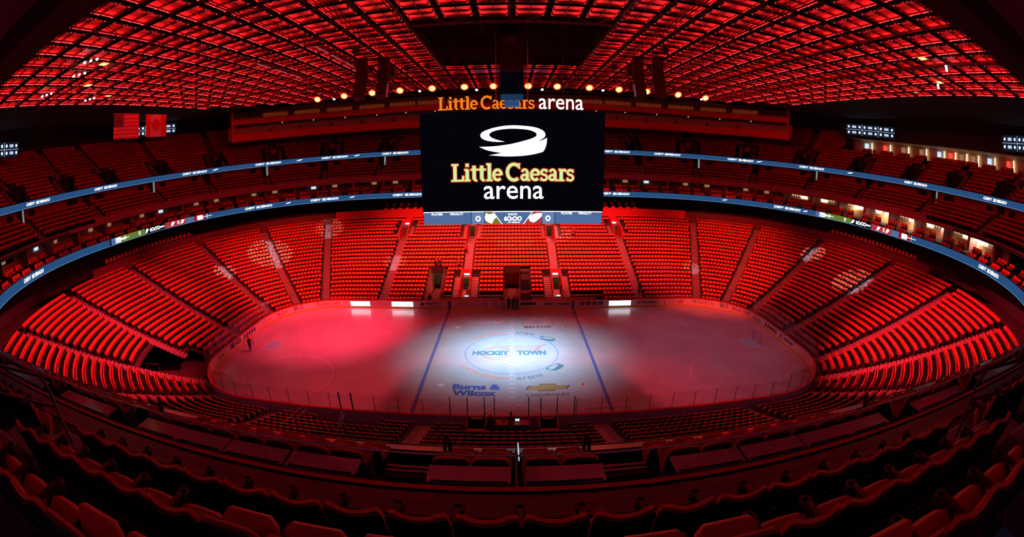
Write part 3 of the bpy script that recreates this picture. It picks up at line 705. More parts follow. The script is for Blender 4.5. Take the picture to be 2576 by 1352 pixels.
print('stuff seats', nS, 'verts', len(allv))
# detailed seat
def seat_parts():
    ms = {}
    def curved(w_, z0, z1, y0, th, m, dip, bow_, nx=10, nz=5, corner=.06):
        mb = MB(); F = []; Bk = []
        for j in range(nz+1):
            fz = j/nz; rF = []; rB = []
            for i in range(nx+1):
                fx = -1+2*i/nx
                ww = w_*(1-corner*max(0, abs(fz-.5)*2-.7)/.3)
                zt = z1-dip*(1-abs(fx)**2.2); z = z0+(zt-z0)*fz - (.03*max(0, abs(fx)-.85)/.15 if fz > .9 else 0)
                y = y0+bow_*(1-fx*fx)+(z-z0)*.16
                rF.append((fx*ww, y-th/2, z)); rB.append((fx*ww, y+th/2, z))
            F.append(rF); Bk.append(rB[::-1])
        rows = [f+b for f, b in zip(F, Bk)]
        mb.grid(rows, m, closed=True)
        n = nx+1; mb.add(rows[-1], [(i, i+1, 2*n-2-i, 2*n-1-i) for i in range(n-1)], m); mb.add(rows[0], [(2*n-1-i, 2*n-2-i, i+1, i) for i in range(n-1)], m)
        return mb
    ms['back_shell'] = curved(.248, .36, .90, -.035, .02, 'seat_dark', .055, .045).mesh('back_shell')
    ms['backrest'] = curved(.235, .42, .905, -.07, .045, 'seat_red', .05, .045).mesh('backrest')
    mb = MB()   # tipped seat pan, rounded front edge
    prof = [(-.222, 0), (-.222, .25), (-.20, .30), (-.15, .325), (0, .332), (.15, .325), (.20, .30), (.222, .25), (.222, 0)]
    mb.prism(prof, (0, -.13, .43), (1, 0, 0), (0, -.5, .866), (0, -.052, -.04), 'seat_red'); ms['seat'] = mb.mesh('seat')
    mb = MB(); mb.box((0, -.09, .20), (.04, .06, .40), 'arm_black'); mb.box((0, -.12, .012), (.06, .26, .024), 'arm_black'); mb.tube([(0, -.06, .38), (0, -.16, .52), (0, -.30, .60)], .022, 'arm_black'); mb.box((0, -.22, .605), (.055, .24, .03), 'arm_black'); ms['armrest'] = mb.mesh('armrest')
    mb = MB(); n = 16
    rr = [[(r_*math.cos(2*PI*i/n), r_*math.sin(2*PI*i/n)-.37, z) for i in range(n)] for r_, z in ((.030, .52), (.036, .60), (.058, .60), (.058, .585), (.048, .52), (.044, .50))]
    mb.grid(rr, 'arm_black', closed=True); mb.add(rr[0], [tuple(range(n))], 'arm_black'); ms['cup_holder'] = mb.mesh('cup_holder')
    mb = MB(); mb.box((.09, -.375, .765), (.035, .004, .012), 'steel', rx=-.6); ms['number_plate'] = mb.mesh('number_plate')
    return ms
SP = seat_parts()
proto = {}
def detailed(cup=True, plate=True):
    r = thing('stadium_seat', 'x', 'seat')
    for n_ in ('back_shell', 'backrest', 'seat'): link(n_, SP[n_], r)
    a = link('armrest', SP['armrest'], r, loc=(.258, 0, 0))
    if cup: link('cup_holder', SP['cup_holder'], a)
    if plate: link('number_plate', SP['number_plate'], [c for c in r.children if c.name.startswith('seat')][0])
    return r
PT = {'m': detailed(), 'l': detailed(False, False), 'u': None}; used = {'m': False, 'l': False}
rowcount = {}
for (_, tier_, t, d, z, k) in sorted(near_seats, key=lambda c: (c[1], c[5], c[2])):
    p = P(t, d, z); n_ = N(t); rz = math.atan2(n_.y, n_.x)-PI/2
    tr = t-tnear(0); side = 'left' if p.x < 0 else 'right'; key = (tier_, k, side)
    idx = int(abs(s_of(t, arcmap(d-.1))-s_of(tnear(0), arcmap(d-.1)))/.515)+1
    if tier_ == 'm': lab = f'red seat in dark shell, {ordn(k)} row behind the parapet, {ordn(idx)} {side} of the tables\' divider'
    elif p.y < 0: lab = f'black-backed seat {ordn(k)} row from the near glass, {ordn(idx)} {side} of the penalty boxes\' middle'
    else: lab = f'red seat in {ordn(k)} row of the end stand, {ordn(idx)} {side}'
    grp = 'red seats on the balcony nearest the viewer' if tier_ == 'm' else 'seats in the near rink-side rows'
    tt = tier_ if tier_ in PT and PT[tier_] else 'l'
    if not used[tt]:
        r = PT[tt]; used[tt] = True; r.location = p; r.rotation_euler = (0, 0, rz); r['label'] = lab; r['group'] = grp
    else: r = dup(PT[tt], p, rz, lab, grp)
    for c in r.children:
        if c.name.split('.')[0] == 'seat': c.location = (0, .02, -.2) if (tier_ == 'm' and k == 1) else ((0, .03, -.12) if tier_ == 'm' else (0, 0, 0))
for k_, u_ in used.items():
    if not u_:
        for o in list(PT[k_].children_recursive)+[PT[k_]]: bpy.data.objects.remove(o)

# ------------------------------------------------------------------ aisle stairs
def stairs(name, t, D, Z, rows, hw=.56, rail=False, m='stair', V=None, label=None):
    mb = MB()
    n_ = N(t); e = Vector((-n_.y, n_.x, 0))
    for k in rows:
        z0 = Z(k-1) if k > rows[0] else Z(k)-.4
        for j in (0, 1):
            z = z0+(Z(k)-z0)*(j+1)/2; d0 = D(k)-.812-.435+(j)*.435; d1 = d0+.447
            if V and void(V, t, k): continue
            a, b = P(t, d0, z+.006), P(t, d1, z+.006)
            q = [a-e*hw, a+e*hw, b+e*hw, b-e*hw]; lo = [Vector((v.x, v.y, z-(Z(k)-z0)/2)) for v in q[:2]]
            mb.add(q, [(0, 1, 2, 3)], m); mb.add([lo[0], lo[1], q[1], q[0]], [(0, 1, 2, 3)], m)
            mb.add([q[0]+Vector((0, 0, .003)), q[1]+Vector((0, 0, .003)), q[1]+n_*.05+Vector((0, 0, .003)), q[0]+n_*.05+Vector((0, 0, .003))], [(0, 1, 2, 3)], 'nosing')
    return mb.build(name, kind='structure')
for t in LA: stairs('stairs', t, LD, LZ, list(range(1, NL+1)), V=LV)
for t in MA:
    if not (abs(t-tnear(0)) < 4): stairs('stairs', t, MD, MZ, list(range(1, 6)))
for t in UA:
    if T[4]-15 < t < T[5]+15: continue
    stairs('stairs', t, UD, UZ, list(range(1, 8 if clubside(t) else 15)), V=UV)
# aisle side rails on the end stands (dark pipe rails beside the stairs)
RAILN = 0
for s in (-1, 1):
    for a, near in ((22.5, False), (None, False), (15, True), (40, True), (47.5, False)):
        t = (T[2]+CY-.6 if s < 0 else T[7]-CY+.6) if a is None else tang(s, a, near)
        for k in range(6, 22, 3):
            n_ = N(t); e = Vector((-n_.y, n_.x, 0))*(.62 if s > 0 else -.62)
            pts = [P(t, LD(k)-.5, LZ(k))+e, P(t, LD(k)-.5, LZ(k)+.9)+e, P(t, LD(k+1)-.1, LZ(k+1)+.9)+e, P(t, LD(k+1)-.1, LZ(k+1))+e]
            mb = MB(); mb.tube(pts, .028, 'steel')
            where = {22.5: 'upper-corner', None: 'mid-end', 15: 'lower-corner', 40: 'near-corner', 47.5: 'far-corner'}[a]
            mb.build('handrail', label=f'short pipe handrail beside {where} aisle, {ordn(k)} row, {"left" if s < 0 else "right"} end', cat='handrail', group='aisle handrails in the end stands')

# ------------------------------------------------------------------ vomitories and tunnels on the far side
def portal(x, k0, k1, hw, floor_z, sign, lab, warm=True, side_stairs=False, red=False):
    t = tx(x); d0 = LD(k0)-.85; d1 = LD(k1)+.9; zt = LZ(min(k1+1, NL))
    y0, y1 = B+d0, B+d1
    g = thing('vomitory_portal', lab, 'portal', (x, y0, floor_z))
    H_ = zt-floor_z
    for s in (-1, 1):   # sloping side walls
        mb = MB()
        mb.add([(s*hw, 0, 0), (s*hw, y1-y0, 0), (s*hw, y1-y0, H_+.9), (s*hw, y1-y0-.9, H_+.9), (s*hw, 0, min(H_, LZ(k0)-floor_z+.9)),
                (s*(hw+.12), 0, 0), (s*(hw+.12), y1-y0, 0), (s*(hw+.12), y1-y0, H_+.9), (s*(hw+.12), y1-y0-.9, H_+.9), (s*(hw+.12), 0, min(H_, LZ(k0)-floor_z+.9))],
               [(0, 1, 2, 3, 4), (9, 8, 7, 6, 5), (0, 4, 9, 5), (4, 3, 8, 9), (3, 2, 7, 8), (1, 6, 7, 2)], 'paint_red'); mb.build('side_wall', g)
    mb = MB(); mb.box((0, (y1-y0)/2+1, .01), (2*hw, y1-y0+2, .02), 'stair'); mb.build('threshold', g)
    yb = y1-y0-.9
    mb = MB(); mb.box((0, yb+.06, H_-.05+.4), (2*hw, .12, .9), 'paint_red'); mb.box((0, yb+3.0, (H_)/2), (2*hw+.5, .1, H_), 'room' if warm else 'paint_red'); mb.box((0, yb+1.5, H_-.02), (2*hw+.2, 3, .04), 'room')
    for s in (-1, 1): mb.box((s*(hw+.06), yb+1.5, H_/2), (.1, 3, H_), 'room' if warm else 'paint_red')
    mb.build('inner_walls', g)
    mb = MB(); mb.box((0, yb-.02, H_+.1), (min(.85, 2*hw*.8), .05, .34), 'black'); mb.build('sign_box', g)
    if sign:
        mb = MB(); mb.box((0, yb-.05, H_+.1), (min(.78, 2*hw*.75), .02, .27), sign); mb.build('lit_sign', g)
    mb = MB(); mb.box((0, yb+1.6, H_-.06), (.5, .5, .03), 'warm_light'); mb.build('ceiling_lamp', g)
    return g
for x, s in ((-6.1, 'left'), (6.1, 'right')):
    portal(x, 3, 7, .62, .32, 'screen_text', f'low red stair portal with round lit sign, {s} of the centre tunnel')
    portal(x, 17, 21, .62, 5.5, 'screen_text', f'upper portal with white sign just under the scoreboard, {s} of centre')
    # side stairs
    for sd in (-1, 1):
        mb = MB()
        for k in range(2, 8):
            for j in (0, 1):
                zz = LZ(k)-(.17 if j == 0 else 0); mb.box((x+sd*1.2, B+LD(k)-.8+.22+.435*j, zz/2+.02), (.95, .435, zz), 'stair')
                mb.box((x+sd*1.2, B+LD(k)-.8+.03+.435*j, zz+.03), (.95, .05, .012), 'nosing')
        mb.build('stairs', kind='structure')
        mb = MB(); mb.box((x+sd*1.2, B+LD(8)-.75, LZ(8)+.35), (1.0, .08, .8), 'seat_dark'); mb.build('guard_panel', label=f'small black guard panel above {s} low portal, {"left" if sd < 0 else "right"} side', cat='guard panel', group='black guard panels above the portals')
for x in (-17, -6.1, 6.1, 17):
    for sd in (-1, 1):
        mb = MB()
        for k in range(17 if abs(x) < 10 else 18, 22):
            for j in (0, 1):
                zz = LZ(k)-(.2 if j == 0 else 0); mb.box((x+sd*1.06, B+LD(k)-.8+.22+.435*j, zz-.5), (.6, .435, 1.0), 'stair')
        mb.build('stairs', kind='structure')
for x, s in ((-17, 'left'), (17, 'right')):
    portal(x, 18, 21, .62, 5.95, 'screen_text', f'upper portal with lit white sign at far {s} corner of the scoreboard')
def tunnel(x0, x1, lab, wall_m, lamp, flr):
    g = thing('players_tunnel', lab, 'tunnel', ((x0+x1)/2, B+1.3, 0)); w_ = x1-x0; dep = 9.5; H_ = 2.9
    mb = MB()
    for s in (-1, 1): mb.add([(s*w_/2, 0, 0), (s*w_/2, dep, 0), (s*w_/2, dep, H_), (s*w_/2, 6.4, H_+.7), (s*w_/2, 5.8, H_+.7), (s*w_/2, 0, 1.2)], [(0, 1, 2, 3, 4, 5)], wall_m)
    mb.box((0, dep, H_/2), (w_, .1, H_), wall_m); mb.build('tunnel_walls', g)
    mb = MB(); mb.box((0, 6.3+1.6, H_-.1), (w_, 3.3, .1), wall_m); mb.box((0, 6.25, H_+.25), (w_+.1, .12, .8), 'black'); mb.build('lintel', g)
    mb = MB(); mb.box((0, dep/2, .015), (w_, dep, .03), flr); mb.build('tunnel_mat', g)
    mb = MB(); mb.box((0, 7.6, H_-.18), (.9, .3, .05), lamp); mb.build('tunnel_lamp', g)
tunnel(-11.3, -9.3, 'pale-walled tunnel opening left of the team bench', 'room', 'warm_light', 'riser')
tunnel(-1.0, 1.2, 'red-glowing centre tunnel behind the group of dark-clothed people', 'paint_red', 'exit_red', 'riser')
mb = MB(); mb.box((1.85, B+4.8, 2.2), (1.1, 3, 1.3), 'black'); mb.box((1.85, B+3.2, .7), (1.1, 2.6, 1.4), 'darkgrey'); mb.build('camera_pit', label='black boxy camera pit right beside the red centre tunnel', cat='booth')
g = thing('corner_tunnel_sign', 'small bright sign beside the dark gap in seats at lower left corner', 'sign', P(tang(-1, 28, True), 8.9, 2.2)); g.rotation_euler = (0, 0, .6)
mb = MB(); mb.box((0, .05, .3), (.7, .08, .9), 'black'); mb.build('sign_box', g); mb = MB(); mb.box((-.1, 0, .42), (.3, .04, .4), 'screen_text'); mb.box((.08, 0, .05), (.25, .04, .3), 'lamp_hot'); mb.build('lit_face', g)
# players' benches
for x0, x1, s in ((-8.8, -1.3, 'left'), (2.6, 10.8, 'right')):
    g = thing('players_bench', f'long players\' bench behind far boards, {s} of the centre tunnel', 'bench', ((x0+x1)/2, B+.75, 0)); w_ = x1-x0
    mb = MB(); mb.box((0, -.1, .45), (w_, .38, .07), 'cap_red'); mb.build('bench_seat', g)
    for i in range(4):
        mb = MB(); mb.box((-w_/2+.5+i*(w_-1)/3, -.1, .21), (.08, .32, .42), 'steel'); mb.build('leg', g)
    mb = MB(); mb.box((0, .55, .55), (w_, .06, 1.1), 'black'); mb.build('back_wall', g)
    mb = MB(); mb.box((0, -.38, 1.12), (w_, .3, .26), 'purple'); mb.build('front_ledge', g)
for x, s in ((-5.7, 'left'), (6.0, 'right')):
    g = thing('bench_monitor', f'small lit monitor on the {s} team bench', 'monitor', (x, B+1.15, 1.25)); mb = MB(); mb.box((0, 0, .1), (.62, .06, .26), 'black'); mb.build('casing', g); mb = MB(); mb.box((0, -.035, .1), (.55, .01, .2), 'cool_light'); mb.build('lit_face', g)

# ------------------------------------------------------------------ near side: timekeepers and penalty boxes
g = thing('timekeeper_bench', 'red-topped timekeeper desk behind the near boards at the centre line', 'desk', (0, -B-.75, 0))
mb = MB(); mb.box((0, .1, .82), (2.4, .7, .05), 'paint_red'); mb.build('desktop', g); mb = MB(); mb.box((0, .4, .4), (2.4, .05, .8), 'white'); mb.build('front_panel', g)
for x in (-1.0, 1.0):
    mb = MB(); mb.box((x, 0, .4), (.06, .6, .8), 'black'); mb.build('leg', g)
g2 = thing('desk_monitor', 'small glowing monitor on the timekeeper desk', 'monitor', (.35, -B-.55, .845)); mb = MB(); mb.box((0, 0, .16), (.34, .03, .24), 'black'); mb.box((0, 0, .02), (.16, .12, .03), 'black'); mb.build('casing', g2); mb = MB(); mb.box((0, -.02, .16), (.30, .008, .2), 'cool_light'); mb.build('lit_face', g2)
g2 = thing('desk_phone', 'black telephone on left of the timekeeper desk', 'phone', (-.6, -B-.6, .845)); mb = MB(); mb.box((0, 0, .03), (.2, .22, .06), 'black', rx=.2); mb.build('phone_base', g2); mb = MB(); mb.tube([(-.09, -.02, .1), (-.09, .1, .11)], .025, 'black'); mb.build('handset', g2)
for x0, x1, s in ((-3.2, -1.85, 'left'), (1.9, 3.2, 'right')):
    g = thing('penalty_box', f'penalty box bench, {s} of the timekeeper desk', 'bench', ((x0+x1)/2, -B-.9, 0)); w_ = x1-x0
    mb = MB(); mb.box((0, -.25, .45), (w_-.1, .4, .06), 'cap_red'); mb.build('bench_seat', g)
    mb = MB(); mb.box((0, .62, .55), (w_, .05, .9), 'darkgrey'); mb.box((0, .5, 1.0), (w_*.6, .25, .04), 'purple'); mb.build('front_panel', g)
    for xs in (-w_/2, w_/2):
        mb = MB(); mb.box((xs, 0, .55), (.06, 1.3, 1.1), 'paint_red'); mb.build('side_panel', g)
for x in (-4.43, -3.18, -1.97, -1.27, 1.16, 2.02, 3.18, 4.43):
    mb = MB(); mb.box((x, -B-.1, 1.85), (.06, .06, 1.55), 'darkgrey'); mb.box((x, -B-.75, 1.7), (.02, 1.2, .9), 'glass')
    mb.build('box_glass_post', label=f'dark glass post of the penalty boxes {abs(x):.1f} metres {"left" if x < 0 else "right"} of the centre line', cat='post', group='glass posts around the penalty boxes')
for x in (-12.9, -11.9):
    mb = MB(); mb.box((x, -B-.12, 1.4), (.09, .08, 2.3), 'black'); mb.build('gate_post', label='black gate post in near boards, '+('outer' if x < -12.5 else 'inner')+' of the pair left of blue line', cat='post', group='black gate posts in the near boards')
for x, s in ((-7.35, 'left'), (6.85, 'right')):
    g = thing('wheelchair_screen', f'low clear glass screen behind the near boards by the {s} blue line', 'glass screen', (x, -B-.55, .9))
    mb = MB(); mb.box((0, 0, .45), (3.4, .015, .9), 'glass'); mb.build('pane', g); mb = MB(); mb.tube([(-1.7, 0, 0), (-1.7, 0, .9), (1.7, 0, .9), (1.7, 0, 0)], .012, 'darkgrey'); mb.build('edge_trim', g)
# hoop rails at near aisles
for t, s in ((tnear(-6.4), 'left central'), (tnear(6.4), 'right central'), (tnear(-18.5), 'left outer'), (tnear(18.5), 'right outer')):
    for k in range(2, 9):
        p = P(t, LD(k)-.35, LZ(k)); n_ = N(t); mb = MB(); mb.tube([p, p+Vector((0, 0, .8)), p+n_*.08+Vector((0, 0, .9)), p+n_*.25+Vector((0, 0, .9)), p+n_*.33+Vector((0, 0, .8)), p+n_*.33], .02, 'steel')
        mb.build('hoop_rail', label=f'small steel hoop rail on {s} near aisle, {ordn(k)} step from the glass', cat='handrail', group='steel hoop rails on the near rink-side aisles')
# wheelchair deck rails, left of centre
g = thing('platform_railing', 'pale metal railing around the accessible platform, lower left of the ice', 'railing', (-13.5, -B-2.2, 0.3))
for (a, b) in (((-2.2, -2.6), (2.2, -2.9)), ((-2.2, -2.6), (-1.5, .4)), ((2.2, -2.9), (1.6, .3))):
    mb = MB()
    for z in (.55, 1.0): mb.bar((a[0], a[1], z+1.0), (b[0], b[1], z+1.0), .03, 'steel')
    for f in (0, .33, .66, 1): mb.bar((a[0]+(b[0]-a[0])*f, a[1]+(b[1]-a[1])*f, .0), (a[0]+(b[0]-a[0])*f, a[1]+(b[1]-a[1])*f, 2.0), .022, 'steel')
    mb.build('rail_section', g)

# ------------------------------------------------------------------ ribbon boards
CHS = textmesh('CHEVY  SILVERADO', 1, off=.05, shear=.25, sx=1.25)
def ribbon(name, lab, d, z0, z1, skips, marks, texts, m='screen_blue'):
    r = thing(name, lab, 'LED ribbon'); mb = MB()
    ts = ts_range(0, TT, 1.0)
    for a, b in zip(ts, ts[1:]):
        if any(x <= (a+b)/2 <= y for x, y in skips): continue
        mb.grid([[P(a, d-.02, z0+.06), P(b, d-.02, z0+.06)], [P(a, d-.02, z1), P(b, d-.02, z1)]], m)
    mb.build('display_strip', r)
    mb = MB(); sweep(mb, [(d-.025, z0), (d-.025, z0+.06)], 'screen_glow'); mb.build('bright_edge', r)
    S = arcmap(d-.04)
    for t in texts:
        me = CHS.copy(); me.materials.clear(); me.materials.append(MAT['screen_text'])
        w_ = max(v.co.x for v in me.vertices)-min(v.co.x for v in me.vertices); k = 5.0/w_
        s0 = s_of(t, S); h_ = (z1-z0)*.42
        for v in me.vertices:
            tt = t_of((s0 - v.co.x*k) % S[-1], S); q = P(tt, d-.045, (z0+z1)/2+.02+v.co.y*h_/.75); v.co = q
        link('lettering', me, r)
    for t in marks:
        mb = MB(); tt = [(-.5, 0), (-.1, .12), (.5, .2), (.3, .05), (-.1, -.05)]
        mb.add([P(t-x, d-.04, (z0+z1)/2+y) for x, y in tt], [tuple(range(5))], 'ad_white'); mb.build('logo_mark', r)
    return r
SBL = (tang(-1, 18)+0, tang(-1, -0)+6); 
def tpt(x, y):
    best = min(np.arange(0, TT, .1), key=lambda t: (P(t, 20).xy-Vector((x, y))).length); return float(best)
low_txt = [tx(-17.2), tang(-1, 70), tang(-1, 46), tang(-1, 30, True), tx(17.3), tang(1, 37), tang(1, 30, True)]
sk0 = T[2]-13.0; sk1 = T[3]-2.0; rk0 = TT-sk1; rk1 = TT-sk0
rb2 = ribbon('ribbon_display', 'lower blue LED ribbon running round the suite level', 19.88, 12.38, 13.25, [(sk0, sk1), (rk0, rk1)], [tang(-1, 80), tang(-1, 57), tang(1, 60), tang(1, 30)], low_txt)
rb1 = ribbon('ribbon_display', 'upper blue LED ribbon under the top tier of seats', 26.46, 19.55, 20.35, [], [tang(-1, 80), tang(-1, 62), tang(-1, 35), tang(1, 79), tang(1, 50), tang(1, 20)],
             [tx(-20.8), tang(-1, 73), tang(-1, 52), tang(-1, 28), T[2]+2, tang(-1, 12, True), tx(19.0), tang(1, 79), tang(1, 56), tang(1, 33), T[7]-2, tang(1, 16, True)])
for a, b, s in ((sk0, sk1, -1), (rk0, rk1, 1)):     # game-status part of the lower ribbon
    segs = [(0, .12, 'screen_maroon'), (.12, .2, 'screen_steel'), (.2, .42, 'screen_crimson'), (.42, .64, 'screen_black'), (.64, .82, 'screen_olive'), (.82, .92, 'screen_olive'), (.92, 1, 'screen_steel')]
    if True:
        for f0, f1, m_ in segs:
            t0, t1 = a+(b-a)*f0, a+(b-a)*f1
            if s > 0: t0, t1 = a+(b-a)*f0, a+(b-a)*f1
            mb = MB(); sweep(mb, [(19.86, 12.44), (19.86, 13.25)], m_, t0, t1, .8); mb.build('status_panel', rb2)
    def rtext(txt, t, w_, h_, m_='screen_text'):
        me = textmesh(txt, 1, off=.05).copy(); me.materials.clear(); me.materials.append(MAT[m_]); S = arcmap(19.82)
        xs = [v.co.x for v in me.vertices]; k = w_/(max(xs)-min(xs)); s0 = s_of(t, S)
        for v in me.vertices: v.co = P(t_of((s0-v.co.x*k) % S[-1], S), 19.83, 12.85+v.co.y*h_/.72)
        link('lettering', me, rb2)
    L_ = b-a
    rtext('6O:OO', a+L_*.53, 2.2, .5); rtext('O', a+L_*.7, .4, .5); rtext('O', a+L_*.28, .4, .5); rtext('PLAYER', a+L_*.06, 1.2, .3); rtext('SHOTS', a+L_*.45, .9, .25); rtext('PENALTY', a+L_*.88, 1.4, .3)
    mb = MB()
    for f in (.24, .62, .34): mb.add([P(a+L_*f-x, 19.82, 12.85+y) for x, y in [(-.4, -.3), (.1, -.2), (.5, .25), (-.1, .3)]], [(0, 1, 2, 3)], 'screen_text')
    mb.build('team_emblem', rb2)
    for f in (.06, .93):
        mb = MB(); c = a+L_*f
        for zz in (12.62, 12.88, 13.1): mb.add([P(c+.55, 19.825, zz-.09), P(c-.55, 19.825, zz-.09), P(c-.5, 19.825, zz+.09), P(c+.55, 19.825, zz+.09)], [(0, 1, 2, 3)], 'screen_text')
        c += (1.4 if f < .5 else -1.4)*(-1 if f < .5 else 1)
        mb.add([P(c+.9, 19.825, 12.82), P(c-.9, 19.825, 12.82), P(c-.9, 19.825, 12.9), P(c+.9, 19.825, 12.9)], [(0, 1, 2, 3)], 'screen_text'); mb.add([P(c+.04, 19.825, 12.55), P(c-.04, 19.825, 12.55), P(c-.04, 19.825, 13.2), P(c+.04, 19.825, 13.2)], [(0, 1, 2, 3)], 'screen_text'); mb.build('status_marks', rb2)

# ------------------------------------------------------------------ scoreboard
sb = thing('scoreboard', 'huge centre-hung black scoreboard screen hanging above the ice', 'scoreboard')
def SBP(x, z, dy=0): f = (z-13.0)/10; return Vector((x, -2.7-.5*f+dy, z))
X0, X1, ZB, ZM, ZT_ = -7.45, 7.75, 13.15, 14.28, 22.7
mb = MB()
q = [SBP(X0, ZB), SBP(X1, ZB), SBP(X1+.1, ZT_), SBP(X0-.1, ZT_)]; q2 = [Vector((v.x, -v.y, v.z)) for v in q]
q = [v+Vector((0, .05, 0)) for v in q]
mb.add(q+q2, [(0, 3, 7, 4), (1, 5, 6, 2), (3, 2, 6, 7), (0, 4, 5, 1), (4, 7, 6, 5), (0, 1, 2, 3)], 'black'); mb.build('housing', sb)
def sq(name, x0, x1, z0, z1, m, dy=0):
    mb = MB(); mb.add([SBP(x0, z0, dy), SBP(x1, z0, dy), SBP(x1, z1, dy), SBP(x0, z1, dy)], [(0, 1, 2, 3)], m); return mb.build(name, sb)
sq('main_screen', X0-.08, X1+.08, ZM, ZT_, 'screen_black', 0)
sq('status_screen', X0+.02, X1-.02, ZB, ZM-.05, 'screen_steel', -.01)
sq('bright_edge', X0, X1, ZM-.09, ZM-.02, 'screen_white', -.02)
EXs = Vector((1, 0, 0)); EYs = Vector((0, -.05, 1)).normalized()
mx = lambda px: X0+(px-10)/(1808-10)*(X1-X0)            # layout of the big picture, in its own units
mz = lambda py: 22.7-(py-225)/(1190-225)*(22.7-14.28)
kx = (X1-X0)/1798
mb = MB(); add_swirl(mb, SBP(mx(915), mz(515), -.03), EXs*(330*kx), EYs*(330*kx*1.03), 'screen_white'); mb.build('swirl_emblem', sb)
# bold slab-serif lettering drawn stroke by stroke
def glyphs():
    G = {}
    def arc(cx0, cy0, rx, ry, a0, a1, n=14): return [(cx0+rx*math.cos(math.radians(a0+(a1-a0)*i/n)), cy0+ry*math.sin(math.radians(a0+(a1-a0)*i/n))) for i in range(n+1)]
    B1, S1 = .20, .11
    G['L'] = (.92, [([(.30, 0), (.30, 1)], B1), ([(.08, .95), (.52, .95)], S1), ([(.06, .05), (.86, .05)], S1), ([(.80, .05), (.84, .32)], .12)])
    G['C'] = (1.0, [(arc(.55, .5, .42, .45, 52, 308), .19), ([(.84, .74), (.90, 1.0)], .09), ([(.84, .95), (.90, .70)], .09)])
    G['i'] = (.46, [([(.23, 0), (.23, .68)], B1), ([(.05, .66), (.25, .66)], S1), ([(.04, .05), (.42, .05)], S1), ([(.13, .92), (.33, .92)], .19)])
    G['t'] = (.52, [([(.24, .12), (.24, .88)], B1), ([(.03, .66), (.50, .66)], S1), (arc(.36, .16, .12, .11, 180, 300, 6), .13)])
    G['l'] = (.46, [([(.24, 0), (.24, 1.0)], B1), ([(.05, .96), (.25, .96)], S1), ([(.04, .05), (.44, .05)], S1)])
    G['e'] = (.66, [(arc(.33, .35, .25, .29, 0, 315), .16), ([(.12, .36), (.56, .36)], .10)])
    G['a'] = (.68, [(arc(.30, .46, .18, .19, 160, 0, 8), .13), ([(.46, .50), (.46, .06)], .18), (arc(.27, .20, .17, .14, 60, 330, 10), .14), ([(.46, .05), (.64, .05)], S1)])
    G['s'] = (.56, [(arc(.28, .50, .17, .14, 30, 270, 8), .13), (arc(.28, .20, .19, .155, 90, -150, 8), .13), ([(.46, .66), (.44, .50)], .08), ([(.08, .02), (.10, .20)], .08)])
    G['r'] = (.56, [([(.22, 0), (.22, .66)], B1), ([(.05, .65), (.22, .65)], S1), ([(.04, .05), (.42, .05)], S1), (arc(.40, .46, .17, .18, 165, 40, 6), .14), ([(.46, .56), (.50, .58)], .16)])
    return G
GL = glyphs()
def stroke_poly(mb, pts, w_, o, ex, ey, m, grow=0):
    w2 = w_/2+grow; L_, R2 = [], []
    for i, p in enumerate(pts):
        a = pts[max(0, i-1)]; b = pts[min(len(pts)-1, i+1)]; dx, dy = b[0]-a[0], b[1]-a[1]; l = math.hypot(dx, dy) or 1
        gx = gy = 0
        if i == 0: gx, gy = -dx/l*grow, -dy/l*grow
        if i == len(pts)-1: gx, gy = dx/l*grow, dy/l*grow
        L_.append((p[0]-dy/l*w2+gx, p[1]+dx/l*w2+gy)); R2.append((p[0]+dy/l*w2+gx, p[1]-dx/l*w2+gy))
    mb.grid([[o+ex*x+ey*y for x, y in L_], [o+ex*x+ey*y for x, y in R2]], m)
def slab(txt, o, width, height, m, name, parent, back=None, ez=Vector((0, -.01, 0))):
    W_ = sum(GL[c][0] if c != ' ' else .22 for c in txt)*.94
    sx = width/W_; sy = height; x = 0; mb = MB(); mb2 = MB()
    for ch in txt:
        if ch == ' ': x += .22*.94; continue
        for pts, w_ in GL[ch][1]:
            pp_ = [((x+px_)*sx, py_*sy) for px_, py_ in pts]
            stroke_poly(mb, pp_, w_*min(sx, sy)*1.05, o, EXs, EYs, m)
            if back: stroke_poly(mb2, pp_, w_*min(sx, sy)*1.05, o-ez, EXs, EYs, back, grow=.06)
        x += GL[ch][0]*.94
    mb.build(name, parent)
    if back: mb2.build('letter_outline', parent)
slab('Little Caesars', SBP(mx(296), mz(900), -.05), (1512-296)*kx, (900-725)*kx*1.0, 'screen_lime', 'lettering', sb, 'screen_redline')
text('lettering', 'arena', 'screen_white', frame(SBP(mx(918), mz(1010), -.04), EXs, EYs), sb, fit=((1212-622)*kx, (1075-942)*kx), off=.006)
# sign standing on top
slab('Little Caesars', Vector((-6.05, -3.2, 22.85)), 8.0, 1.12, 'screen_orange', 'lettering', sb)
text('lettering', 'arena', 'screen_white', frame((4.15, -3.2, 23.3), EXs, EYs), sb, fit=(3.7, .92), off=.004)
mb = MB(); mb.bar((-6.1, -3.15, 22.8), (6.1, -3.15, 22.8), .04, 'black'); mb.build('sign_rail', sb)
